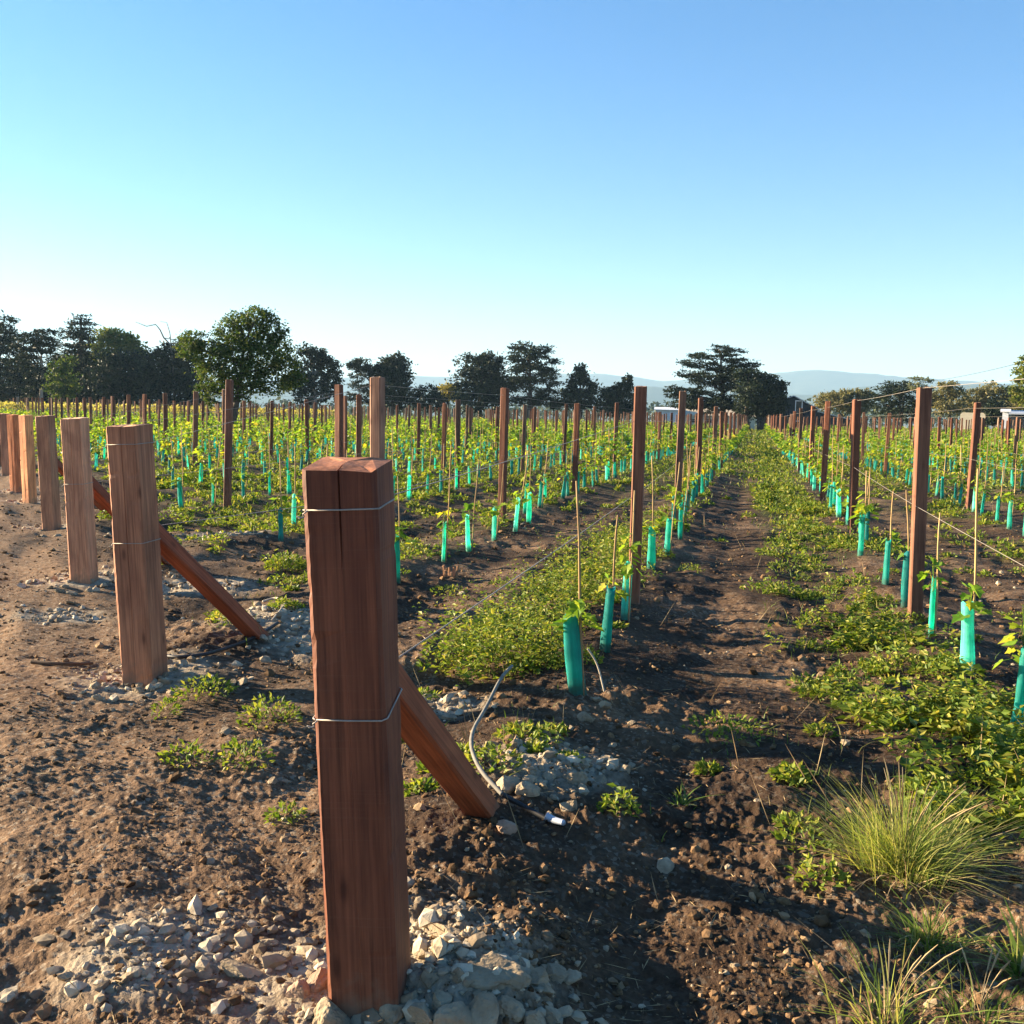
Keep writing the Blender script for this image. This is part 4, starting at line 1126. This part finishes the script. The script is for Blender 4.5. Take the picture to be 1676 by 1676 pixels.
def tree(name, lab, dist, trunk, blobs, mat, n=5000, leaf=0.34, shelf=False, bark=None, cat='tree', group=None, tw=None, gaps=0.5):
    """trunk: (base x, top x, top y); blobs: (cx, cy, rx, ry) read off the photograph, turned into metres at the tree's own distance"""
    bx, tx, ty = trunk
    q = at_dist(bx, 700, dist); gx, gy = q[0], q[1]; g = float(gz(np.array([gx]), np.array([gy]), False)[0])
    base = np.array([gx, gy, g]); root = empty(name, tuple(base)); tag(root, lab, cat, group)
    view = unit(np.array([gx, gy, 0.0])); side = np.array([view[1], -view[0], 0])
    mpp = dist / FPX * 1.02
    top = at_dist(tx, ty, dist)
    mb = MB(); Ht = max(1.0, top[2] - g); w0 = tw or 0.035 * Ht + 0.08
    ph = random.uniform(0, 6); pts = []
    for i in range(8):
        t = i / 7; p = base + (top - base) * t + side * (0.02 * Ht * math.sin(3 * t + ph) * t * (1 - t) * 4) - base
        pts.append(p)
    pts[0] = pts[0] - np.array([0, 0, 0.3])
    mb.tube(pts, [w0 * (1.25 - 1.08 * (i / 7) ** 0.8) for i in range(8)], 8)
    CC = []; area = sum(b[2] * b[3] for b in blobs)
    Qs = []
    for (cx, cy, rx, ry) in blobs:
        c = at_dist(cx, cy, dist) + view * random.uniform(-0.45, 0.45) * rx * mpp - base
        a, bz = rx * mpp, ry * mpp
        # limb from the trunk into the blob
        zt = min(max(0.25, (c[2] - 0.6 * a) / Ht), 0.95); s = pts[0] + (np.array(pts[-1]) - pts[0]) * zt
        midp = (s + c) / 2 + np.array([0, 0, 0.15 * a])
        mb.tube([s, midp, c, c + (c - s) * 0.12], [w0 * 0.38, w0 * 0.26, w0 * 0.12, w0 * 0.04], 5, False)
        k = max(90, int(1.55 * n * rx * ry / area))
        ncl = max(7, int((12 if shelf else 17) * (rx * ry) ** 0.5 / 14) + 7)
        d = unit(RG.normal(size=(ncl, 3))); rad_ = RG.uniform(0.35, 1.0, ncl) ** 0.6
        cl = d * rad_[:, None] * np.array([1, 1, 1])
        ii = RG.integers(0, ncl, k)
        spread = RG.normal(0, 0.17, (k, 3)) * RG.uniform(0.6, 1.5, ncl)[ii][:, None]
        if shelf: spread[:, 2] *= 0.45
        p = cl[ii] + spread
        p = p[:, 0:1] * side[None] * a + p[:, 1:2] * view[None] * a * 0.9 + np.array([0, 0, 1.0])[None] * p[:, 2:3] * bz
        p = p + c
        A = unit(RG.normal(size=(k, 3)) * np.array([1, 1, 0.5 if shelf else 0.8]) + (p - c) * 0.25 / max(a, .1))
        L = leaf * RG.uniform(0.5, 1.35, k)
        Qs.append(leaf_quads(p, A, unit(RG.normal(0, 0.5 if shelf else 0.8, (k, 3)) + [0, 0, 1]), L, L * (0.42 if shelf else 0.6)))
    link('trunk', mb.mesh('trunk', [bark or M_BARK], True), root)
    link('crown', quads_mesh('crown', np.concatenate(Qs), mat), root)
    return root

GT = 'trees behind the vineyard'
tree('conifer_tree', 'tall dark conifer cut by the picture edge', 150, (0, -2, 530), [(2, 530, 22, 14), (-10, 552, 35, 18), (14, 565, 26, 16), (-4, 590, 46, 26), (8, 620, 46, 30), (-6, 648, 50, 26)], L_DARK, 6500, 0.5, True, group=GT)
tree('spindly_tree', 'spindly dark tree with thin pale trunk showing sky gaps', 135, (67, 66, 560), [(75, 545, 14, 6), (50, 550, 18, 5), (62, 558, 30, 6), (52, 568, 26, 8), (72, 572, 22, 8), (45, 592, 22, 10), (60, 620, 16, 16), (56, 648, 14, 12)], L_DARK, 3600, 0.42, True, M_PBARK, group=GT, tw=0.25)
tree('pine_tree', 'layered dark pine with pointed top, tallest of the dark group', 155, (133, 133, 520), [(133, 523, 12, 7), (132, 534, 24, 7), (130, 546, 32, 8), (136, 558, 38, 10), (128, 572, 42, 10), (132, 590, 46, 16), (128, 612, 50, 20), (132, 640, 52, 26)], L_DARK, 7500, 0.5, True, group=GT)
tree('bushy_tree', 'dark dense bushy tree filling behind the spindly tree', 160, (40, 40, 610), [(20, 612, 32, 26), (60, 625, 34, 26), (30, 645, 44, 26), (88, 640, 36, 26)], L_DARK, 6500, 0.5, group=GT)
tree('bushy_tree', 'dark dense bushy tree filling behind the layered pine', 160, (135, 135, 605), [(120, 608, 34, 26), (155, 605, 34, 26), (110, 638, 40, 28), (165, 635, 42, 30)], L_DARK, 6500, 0.5, group=GT)
tree('round_tree', 'rounded tree with sunny yellow green top among dark trees', 150, (195, 195, 570), [(185, 552, 22, 12), (203, 560, 24, 14), (178, 572, 22, 16), (215, 580, 24, 18)], L_LIGHT, 3000, 0.45, group=GT)
tree('bushy_tree', 'dark bushy tree below the yellow green rounded crown', 147, (205, 205, 600), [(180, 605, 30, 26), (215, 610, 34, 28), (200, 640, 44, 26), (235, 630, 30, 30), (170, 640, 34, 28)], L_DARK, 6000, 0.5, group=GT)
tree('bushy_tree', 'dark ragged tree beside the big leafy tree, against the sky', 150, (275, 278, 590), [(262, 585, 22, 14), (290, 580, 24, 18), (310, 570, 18, 16), (255, 612, 28, 22), (285, 615, 36, 28), (315, 605, 26, 26), (270, 645, 44, 26), (312, 642, 36, 28)], L_DARK, 7500, 0.5, group=GT)
tree('young_tree', 'small spreading tree with slim dark trunk before the dark conifers', 118, (101, 103, 600), [(95, 600, 14, 8), (112, 592, 12, 7), (102, 615, 20, 10), (110, 632, 20, 12), (92, 635, 16, 10), (104, 648, 16, 8)], L_MID, 1900, 0.3, group=GT, tw=0.22)
tree('leafy_tree', 'biggest leafy green tree, standing among the vines on a forked trunk', 52, (374, 400, 560),
     [(420, 522, 30, 16), (395, 528, 26, 18), (440, 540, 28, 22), (375, 548, 26, 18), (405, 555, 36, 24), (322, 556, 24, 14), (308, 572, 20, 14), (340, 575, 30, 22), (455, 575, 28, 20), (380, 590, 44, 26), (425, 590, 40, 26), (350, 612, 30, 20), (470, 598, 24, 18), (400, 630, 40, 18), (445, 628, 34, 18), (335, 638, 16, 8), (480, 622, 18, 16), (370, 640, 22, 12), (345, 655, 10, 10), (395, 655, 12, 8)], L_MID, 14000, 0.145, group=GT, tw=0.2, gaps=0.9)
tree('drooping_tree', 'dark tree with drooping boughs and grey trunk beside the big leafy tree', 140, (515, 512, 590), [(505, 580, 18, 12), (522, 586, 20, 14), (535, 600, 20, 14), (545, 620, 14, 18), (500, 605, 22, 14), (515, 620, 28, 14), (490, 630, 22, 16), (550, 640, 8, 14), (505, 648, 26, 12), (535, 640, 10, 14)], L_DARK, 4600, 0.42, bark=M_PBARK, group=GT, tw=0.5)
tree('broad_tree', 'dark flat topped tree with sky gaps behind the lone grey post', 150, (608, 605, 600), [(598, 595, 24, 10), (580, 602, 16, 8), (590, 612, 18, 10), (612, 605, 20, 12), (592, 630, 22, 8), (585, 650, 20, 7), (605, 645, 22, 14)], L_DARK, 3600, 0.42, True, group=GT)
tree('broad_tree', 'dense dark tree just beyond the lone grey post', 150, (642, 645, 600), [(648, 592, 22, 12), (638, 605, 30, 16), (652, 618, 26, 20), (645, 640, 28, 22), (640, 660, 26, 16)], L_DARK, 5000, 0.45, group=GT)
tree('dark_shrub', 'low dark shrub with spiky tops near the small yellow tree', 150, (695, 695, 650), [(690, 640, 10, 10), (708, 640, 10, 10), (695, 655, 26, 14), (715, 658, 18, 12)], L_DARK, 1900, 0.4, group=GT)
tree('yellow_tree', 'small golden yellow tree between dark trees', 160, (733, 733, 650), [(735, 636, 15, 8), (728, 648, 17, 9), (742, 645, 13, 10)], L_YEL, 1500, 0.4, group=GT)
tree('dome_tree', 'dark dome shaped tree beside the small golden tree', 150, (785, 788, 610), [(772, 594, 20, 12), (800, 590, 20, 12), (790, 605, 34, 18), (775, 625, 32, 20), (808, 628, 32, 22), (785, 652, 44, 22)], L_DARK, 7000, 0.45, group=GT)
tree('cypress_tree', 'tall dark cypress with feathered leaning boughs, middle of the skyline', 145, (865, 868, 580), [(855, 568, 20, 8), (880, 572, 28, 7), (862, 582, 34, 12), (885, 592, 26, 10), (850, 600, 24, 14), (872, 612, 38, 16), (895, 620, 22, 18), (862, 640, 44, 22), (895, 655, 28, 16)], L_DARK, 8000, 0.45, True, group=GT)
tree('cone_tree', 'dark cone shaped tree beside the tall cypress', 145, (948, 950, 615), [(950, 606, 9, 9), (950, 620, 18, 11), (948, 636, 27, 14), (950, 654, 33, 16)], L_DARK, 3600, 0.42, group=GT)
tree('mound_tree', 'low dark mound of tree with one spike, beside the cone shaped tree', 145, (1015, 1022, 640), [(1028, 622, 8, 8), (1022, 634, 14, 9), (1002, 642, 18, 10), (1015, 655, 34, 14), (1005, 668, 34, 12)], L_DARK, 3600, 0.42, group=GT)
tree('cedar_tree', 'wide layered cedar at the end of the grassy lane', 122, (1182, 1180, 575), [(1176, 571, 20, 6), (1200, 576, 18, 6), (1150, 584, 26, 6), (1180, 586, 34, 6), (1215, 592, 26, 5), (1232, 598, 16, 4), (1135, 594, 24, 6), (1160, 600, 34, 7), (1200, 604, 34, 7), (1130, 612, 24, 7), (1165, 616, 32, 8), (1110, 636, 22, 5), (1100, 644, 14, 6), (1125, 648, 24, 9), (1150, 640, 22, 8), (1140, 660, 34, 9), (1175, 655, 28, 10), (1205, 632, 22, 12), (1205, 660, 24, 14), (1150, 622, 26, 9), (1185, 628, 26, 10), (1160, 668, 30, 10), (1120, 662, 26, 10), (1215, 612, 24, 9)], L_DARK, 18000, 0.3, True, group=GT, tw=0.38)
tree('spreading_tree', 'dense dark rounded tree between the cedar and the dark shed', 118, (1222, 1225, 640), [(1225, 618, 24, 12), (1250, 628, 26, 12), (1262, 640, 18, 13), (1240, 645, 34, 18), (1274, 632, 12, 7), (1256, 662, 26, 18), (1230, 668, 28, 16), (1275, 658, 10, 12)], L_DARK, 6500, 0.36, group=GT, tw=0.4)
tree('olive_scrub', 'olive brown scrub thicket just past the dark shed', 150, (1380, 1380, 660), [(1350, 655, 18, 9), (1375, 650, 22, 9), (1400, 648, 20, 9), (1420, 650, 14, 10), (1365, 665, 28, 8), (1400, 664, 28, 10)], L_OLIVE, 3000, 0.42, cat='shrub', group=GT)
tree('windswept_tree', 'dark spreading tree behind the nearest tall post past the lane', 130, (1475, 1472, 640), [(1470, 630, 26, 6), (1450, 638, 18, 6), (1480, 640, 30, 9), (1465, 652, 32, 11), (1485, 664, 30, 13), (1448, 662, 18, 10), (1470, 678, 34, 10)], L_DARK, 4600, 0.36, True, group=GT)
tree('wispy_tree', 'pale wispy tree showing above the nearest tall post past the lane', 125, (1503, 1505, 640), [(1500, 620, 12, 3), (1512, 624, 14, 4), (1498, 632, 14, 5), (1515, 640, 12, 8)], L_PALE, 700, 0.3, True, group=GT, tw=0.12)
tree('olive_tree', 'sparse olive tree between tall post and cream trailer', 140, (1555, 1555, 645), [(1555, 632, 16, 7), (1545, 645, 16, 10), (1568, 648, 18, 10), (1530, 655, 16, 12), (1552, 665, 26, 12)], L_OLIVE, 2400, 0.36, group=GT)
tree('olive_scrub', 'wide olive scrub behind the cream trailer', 150, (1615, 1615, 660), [(1600, 650, 22, 12), (1625, 642, 24, 12), (1650, 650, 24, 14), (1590, 664, 22, 12), (1635, 668, 36, 14), (1670, 660, 26, 18)], L_OLIVE, 4200, 0.42, cat='shrub', group=GT)
tree('topiary_tree', 'small round topped dark tree between cream trailer and white hut', 120, (1628, 1628, 680), [(1628, 664, 12, 9), (1628, 676, 12, 10), (1628, 686, 11, 8)], L_DARK, 1500, 0.28, group=GT)
tree('pale_tree', 'tall yellowish tree cut by the picture edge past the white hut', 105, (1684, 1682, 610), [(1680, 592, 14, 12), (1688, 612, 20, 14), (1676, 634, 18, 12), (1690, 650, 24, 16)], L_LIGHT, 2600, 0.3, group=GT, tw=0.16)
# bare branch above the dark ragged tree
q = at_dist(276, 660, 149); g = gz1(q[0], q[1])
mb = MB()
def br(pxs, r0, r1):
    pts = [at_dist(x, y, 149) - np.array([q[0], q[1], g]) for (x, y) in pxs]; mb.tube(pts, [r0 + (r1 - r0) * i / (len(pts) - 1) for i in range(len(pts))], 5)
br([(283, 672), (285, 620), (280, 565), (268, 553), (262, 540), (255, 531), (240, 534), (222, 527)], 0.16, 0.04)
br([(280, 565), (278, 545), (273, 528), (262, 526)], 0.08, 0.03)
br([(268, 553), (285, 556), (292, 566)], 0.07, 0.03)
o = link('dead_tree', mb.mesh('dead_tree', [M_PBARK], True)); o.location = (q[0], q[1], g); tag(o, 'bare dead branch rising above the dark trees against the sky', 'tree')

# ------------------------------------------------------------------ far wood, hills
def far_wood():
    Qs = []
    for px in np.arange(-400, 2200, 5):
        d = random.uniform(480, 760); y = 668 + 14 * px / IMG + random.uniform(-4, 7)
        c = at_dist(px, y, d); k = 26
        a = RG.uniform(3, 7)
        p = c + RG.normal(0, 1, (k, 3)) * [a, a, 2.6]
        L = RG.uniform(1.5, 3.6, k)
        Qs.append(leaf_quads(p, unit(RG.normal(size=(k, 3))), unit(RG.normal(0, .7, (k, 3)) + [0, 0, 1]), L, L * 0.8))
    tag(link('far_wood', quads_mesh('far_wood', np.concatenate(Qs), leafmat('wood_leaves', (0.02, 0.035, 0.012), (0.04, 0.06, 0.02), (0.08, 0.09, 0.03)))), kind='stuff')
far_wood()
def mat_hill():
    m, nt = newmat('hill_cover'); pos = N(nt, 'ShaderNodeNewGeometry').outputs['Position']
    r = ramp(nt, [(0.35, (0.025, 0.045, 0.025)), (0.65, (0.07, 0.085, 0.045))]); nt.links.new(noise(nt, pos, 0.006, 8, 0.65).outputs['Fac'], r.inputs[0])
    b = pbsdf(nt, r.outputs[0], 0.95, 0.05); out(nt, b.outputs[0]); return m
M_HILL = mat_hill()
def hills(name, dist, prof, depth, lab=None):
    xs = np.linspace(-1300, 3000, 320); ty = np.interp(xs, [p[0] for p in prof], [p[1] for p in prof])
    ty = ty - 2.2 * perlin(xs * 0.02, xs * 0 + dist * 0.01, 51) - 0.8 * perlin(xs * 0.07, xs * 0 + 3, 52)
    rowsn = 14; V = []
    for j in range(rowsn):
        t = j / (rowsn - 1)
        f = math.sin(min(1, t / 0.6) * math.pi / 2) ** 1.4 if t < 0.6 else 1 - ((t - 0.6) / 0.4) ** 2
        for i, x in enumerate(xs):
            p = at_dist(x, ty[i], dist); zt = p[2]
            dd = dist + (t - 0.6) * depth
            s = dd / dist
            z = -30 + (zt + 30) * f + 10 * float(t not in (0, 1)) * math.sin(i * 0.21 + j * 1.7) * (1 - f) * 0.6
            V.append((p[0] * s, p[1] * s, z))
    V = np.array(V); nx = len(xs)
    i = np.arange(rowsn - 1)[:, None] * nx + np.arange(nx - 1)[None]
    q = np.stack([i, i + 1, i + nx + 1, i + nx], -1).reshape(-1, 4)
    tag(link(name, mesh_np(name, V, [q], [M_HILL], smooth=True)), kind='structure')
hills('mountains', 6600, [(-1300, 640), (0, 630), (400, 622), (600, 616), (760, 616), (900, 612), (990, 613), (1080, 622), (1180, 622), (1260, 612), (1300, 607), (1345, 605), (1390, 610), (1480, 616), (1600, 625), (1700, 632), (2200, 660), (3000, 690)], 2000)
hills('hills', 4200, [(-1300, 650), (0, 648), (500, 640), (700, 640), (900, 636), (1060, 632), (1200, 644), (1330, 645), (1420, 632), (1500, 632), (1600, 628), (1700, 630), (2200, 650), (3000, 680)], 1000)

# ------------------------------------------------------------------ buildings far off
def W(px, py, d): return at_dist(px, py, d)
def building(name, lab, dist, x0, x1, ytop, depth, wallm, roofm, roof='gable', yr=None, hpad=0.15, cat='building'):
    a = W(x0, ytop, dist); b = W(x1, ytop, dist); g = float(min(gz(np.array([a[0]]), np.array([a[1]]), False)[0], gz(np.array([b[0]]), np.array([b[1]]), False)[0]))
    root = empty(name, (a[0], a[1], g)); tag(root, lab, cat)
    u = Vector((b[0] - a[0], b[1] - a[1], 0)); L = u.length; ux = u.normalized(); vy = Vector((-ux.y, ux.x, 0))
    root.matrix_world = Matrix(((ux.x, vy.x, 0, a[0]), (ux.y, vy.y, 0, a[1]), (0, 0, 1, g), (0, 0, 0, 1)))
    H = a[2] - g
    return root, L, H
M_SHED = mat_plain('dark_cladding', (0.022, 0.030, 0.038), 0.6, 0, 0.8, 0.2)
M_ROOF = mat_plain('pale_roof_sheet', (0.50, 0.52, 0.54), 0.4, 0.3, 1.0, 0.12)
M_WHITE = mat_plain('white_paint', (0.78, 0.79, 0.80), 0.6, 0, 1.0, 0.06)
M_CREAM = mat_plain('cream_paint', (0.70, 0.60, 0.42), 0.6, 0, 1.0, 0.08)
M_GLASS = mat_plain('dark_glass', (0.03, 0.04, 0.05), 0.15)
# dark shed: gable end with a lean-to
D = 128
root, L, H = building('dark_shed', 'dark blue gabled shed with white framed loft opening beside the dense tree', D, 1240, 1338, 668, 16, M_SHED, M_ROOF)
rise = W(1290, 648, D)[2] - W(1290, 668, D)[2]
mb = MB(); ap = L * 0.60; dp = 14.0
mb.add([(0, 0, -.5), (L, 0, -.5), (L, 0, H), (ap, 0, H + rise), (0, 0, H), (0, dp, -.5), (L, dp, -.5), (L, dp, H), (ap, dp, H + rise), (0, dp, H)],
       [(0, 1, 2, 3, 4), (9, 8, 7, 6, 5), (1, 6, 7, 2), (5, 0, 4, 9), (2, 7, 8, 3), (4, 3, 8, 9)])
link('wall', mb.mesh('wall', [M_SHED]), root)
mb = MB(); e_ = 0.3
for (xa, za, xb, zb) in ((-0.3, H - 0.12, ap, H + rise), (ap, H + rise, L + 0.3, H - 0.12)):
    mb.add([(xa, -e_, za + .03), (xb, -e_, zb + .03), (xb, dp, zb + .03), (xa, dp, za + .03), (xa, -e_, za + .15), (xb, -e_, zb + .15), (xb, dp, zb + .15), (xa, dp, za + .15)], [(0, 3, 2, 1), (4, 5, 6, 7), (0, 1, 5, 4), (2, 3, 7, 6), (1, 2, 6, 5), (3, 0, 4, 7)])
link('roof', mb.mesh('roof', [M_ROOF]), root)
mb = MB(); fx = L * 0.69; fw = 0.75; fz0, fz1 = H * 0.45, H + rise * 0.7
for (x, w_) in ((fx - fw / 2, .10), (fx + fw / 2, .10)): mb.box((x, -0.06, (fz0 + fz1) / 2), (w_, 0.10, fz1 - fz0))
for z in (fz0 + .06, fz1 - .06): mb.box((fx, -0.075, z), (fw + .14, 0.10, .12))
fr = link('loft_frame', mb.mesh('loft_frame', [M_WHITE]), root)
mb = MB(); mb.box((fx, -0.02, (fz0 + fz1) / 2), (fw - .1, 0.03, fz1 - fz0 - .25)); link('loft_door', mb.mesh('loft_door', [M_GLASS]), root)
mb = MB(); lx = L + 4.3; mb.add([(L + .01, 0.3, -.5), (lx, 0.3, -.5), (lx, 0.3, H - 1.15), (L + .01, 0.3, H - .35), (L + .01, dp, -.5), (lx, dp, -.5), (lx, dp, H - 1.15), (L + .01, dp, H - .35)], [(0, 1, 2, 3), (7, 6, 5, 4), (1, 5, 6, 2), (3, 2, 6, 7)])
ln_ = link('lean_to', mb.mesh('lean_to', [M_SHED]), root)
mb = MB(); mb.add([(L + .01, 0.1, H - .30), (lx + .2, 0.1, H - 1.30), (lx + .2, dp, H - 1.30), (L + .01, dp, H - .30), (L + .01, 0.1, H - .20), (lx + .2, 0.1, H - 1.20), (lx + .2, dp, H - 1.20), (L + .01, dp, H - .20)], [(0, 3, 2, 1), (4, 5, 6, 7), (0, 1, 5, 4), (2, 3, 7, 6), (1, 2, 6, 5)])
link('lean_to_roof', mb.mesh('lean_to_roof', [M_ROOF]), root)

def simple_house(name, lab, D, x0, x1, ytop, yr, dp, wm, rm, wins=0, cat='building'):
    root, L, H = building(name, lab, D, x0, x1, ytop, dp, wm, rm, cat=cat)
    rise = W(x0, yr, D)[2] - W(x0, ytop, D)[2]
    mb = MB(); mb.add([(0, 0, -.6), (L, 0, -.6), (L, 0, H), (0, 0, H), (0, dp, -.6), (L, dp, -.6), (L, dp, H), (0, dp, H), (0, dp / 2, H + rise), (L, dp / 2, H + rise)],
                      [(0, 1, 2, 3), (5, 4, 7, 6), (1, 5, 6, 9, 2), (4, 0, 3, 8, 7)])
    link('wall', mb.mesh('wall', [wm]), root)
    mb = MB()
    for (ya, za, yb, zb) in ((-.25, H - .03, dp / 2, H + rise), (dp / 2, H + rise, dp + .25, H - .03)):
        mb.add([(-.2, ya, za + .01), (L + .2, ya, za + .01), (L + .2, yb, zb + .01), (-.2, yb, zb + .01), (-.2, ya, za + .12), (L + .2, ya, za + .12), (L + .2, yb, zb + .12), (-.2, yb, zb + .12)], [(0, 3, 2, 1), (4, 5, 6, 7), (0, 1, 5, 4), (2, 3, 7, 6), (1, 2, 6, 5), (3, 0, 4, 7)])
    link('roof', mb.mesh('roof', [rm]), root)
    for i in range(wins):
        mb = MB(); xx = L * (i + 1) / (wins + 1); mb.box((xx, -0.02, H * 0.6), (0.7, 0.06, H * 0.3)); link('window', mb.mesh('window', [M_GLASS]), root)
    return root
simple_house('white_building', 'white flat fronted building beside the cedar', 150, 1073, 1110, 671, 667, 6, M_WHITE, M_WHITE, 0)
simple_house('cream_house', 'low cream house glimpsed behind the cedar trunk', 152, 1112, 1236, 680, 668, 7, M_CREAM, mat_plain('tan_roof', (0.55, 0.44, 0.30), 0.7, 0, 1), 4)
# cream trailer
root, L, H = building('cream_trailer', 'cream box trailer standing among scrub past the lane', 112, 1572, 1613, 675, 3, M_CREAM, M_CREAM, cat='trailer')
mb = MB()
for z, ins in ((0.55, 0.0),):
    pass
dp = 2.3; c = 0.18
mb.add([(c, 0, .45), (L - c, 0, .45), (L, 0, .7), (L, 0, H - c), (L - c, 0, H), (c, 0, H), (0, 0, H - c), (0, 0, .7), (c, dp, .45), (L - c, dp, .45), (L, dp, .7), (L, dp, H - c), (L - c, dp, H), (c, dp, H), (0, dp, H - c), (0, dp, .7)],
       [tuple(range(8)), tuple(reversed(range(8, 16)))] + [(k, k + 8, (k + 1) % 8 + 8, (k + 1) % 8) for k in range(8)])
link('body', mb.mesh('body', [M_CREAM]), root)
for x in (L * 0.3, L * 0.7):
    mb = MB(); mb.tube([(x, 0.02, .32), (x, 0.25, .32)], 0.34, 14); link('wheel', mb.mesh('wheel', [M_BLACK]), root)
simple_house('white_hut', 'small white hut near the yellowish tree at the picture edge', 115, 1641, 1651, 674, 671, 2.0, M_WHITE, M_WHITE, 0)
simple_house('dark_hut', 'low dark grey hut beside the small white hut', 118, 1655, 1690, 678, 673, 4.0, M_SHED, M_ROOF, 0)

# power line
p0 = W(1380, 655, 260); 
def power():
    mb = MB(); a = Vector(at_dist(1900, 530, 120)); b = Vector(at_dist(1480, 628, 330)); pts = []
    for i in range(25):
        t = i / 24; q = a.lerp(b, t); q.z -= 3.5 * 4 * t * (1 - t) * 0.35; pts.append(q)
    mb.tube(pts, 0.035, 5)
    o = link('power_line', mb.mesh('power_line', [M_BLACK])); tag(o, 'single sagging power cable against the pale sky', 'cable')
    for (q, lab) in ((a, 'wooden pole carrying the power cable outside the picture'),):
        g = gz1(q.x, q.y); mb = MB(); mb.tube([(0, 0, -.5), (0, 0, q.z - g + .3)], [0.16, 0.11], 8); mb.box((0, 0, q.z - g), (1.4, .12, .14))
        o = link('power_pole', mb.mesh('power_pole', [M_STICK])); o.location = (q.x, q.y, g); tag(o, lab, 'pole')
    g = 0; q = b; mb = MB(); mb.tube([(0, 0, -3), (0, 0, q.z + .3)], [0.18, 0.12], 8); o = link('power_pole', mb.mesh('power_pole', [M_STICK])); o.location = (q.x, q.y, 0)
    tag(o, 'distant wooden pole at the far end of the power cable', 'pole')
power()

# ------------------------------------------------------------------ haze
mh, nt = newmat('haze')
pv = N(nt, 'ShaderNodeVolumePrincipled', inp={'Color': (0.46, 0.73, 1.0, 1), 'Density': 0.00014, 'Anisotropy': 0.1})
o_ = N(nt, 'ShaderNodeOutputMaterial'); nt.links.new(pv.outputs[0], o_.inputs['Volume'])
mb = MB(); mb.box((0, 5000, 215), (30000, 13000, 560)); hz = link('haze', mb.mesh('haze', [mh])); tag(hz, kind='stuff')

# ------------------------------------------------------------------ light
SUN_EL = rad(13.5); SUN_OFF = rad(4)         # sun low over the headland side, almost square to the rows
sd = Vector((-math.cos(SUN_OFF) * math.cos(SUN_EL), math.sin(SUN_OFF) * math.cos(SUN_EL), math.sin(SUN_EL)))
ld = bpy.data.lights.new('sun', 'SUN'); ld.energy = 5.0; ld.angle = rad(0.6); ld.color = (1.0, 0.80, 0.54)
lo = bpy.data.objects.new('sun', ld); COL.objects.link(lo)
lo.rotation_euler = sd.to_track_quat('Z', 'Y').to_euler()
w = bpy.data.worlds.new('World'); SC.world = w; w.use_nodes = True
nt = w.node_tree; nt.nodes.clear()
sky = N(nt, 'ShaderNodeTexSky', sky_type='NISHITA'); sky.sun_disc = False
sky.sun_elevation = SUN_EL; sky.sun_rotation = math.atan2(sd.x, sd.y)
sky.air_density = 1.0; sky.dust_density = 0.15; sky.ozone_density = 2.5
hs = N(nt, 'ShaderNodeHueSaturation', inp={'Saturation': 1.36}); nt.links.new(sky.outputs[0], hs.inputs['Color'])
tn = mix(nt, hs.outputs[0], (0.97, 0.945, 1.07), 1.0, 'MULTIPLY')
bg = N(nt, 'ShaderNodeBackground', inp={'Strength': 0.0425}); nt.links.new(tn, bg.inputs['Color'])
wo = N(nt, 'ShaderNodeOutputWorld'); nt.links.new(bg.outputs[0], wo.inputs['Surface'])

vs_ = SC.view_settings
SC.display_settings.display_device = 'sRGB'
vs_.view_transform = 'Standard'; vs_.look = 'None'; vs_.gamma = 1; vs_.exposure = 2.55; vs_.use_curve_mapping = False
SC.cycles.volume_bounces = 0; SC.cycles.max_bounces = 8; SC.cycles.transparent_max_bounces = 8
SC.cycles.use_denoising = True
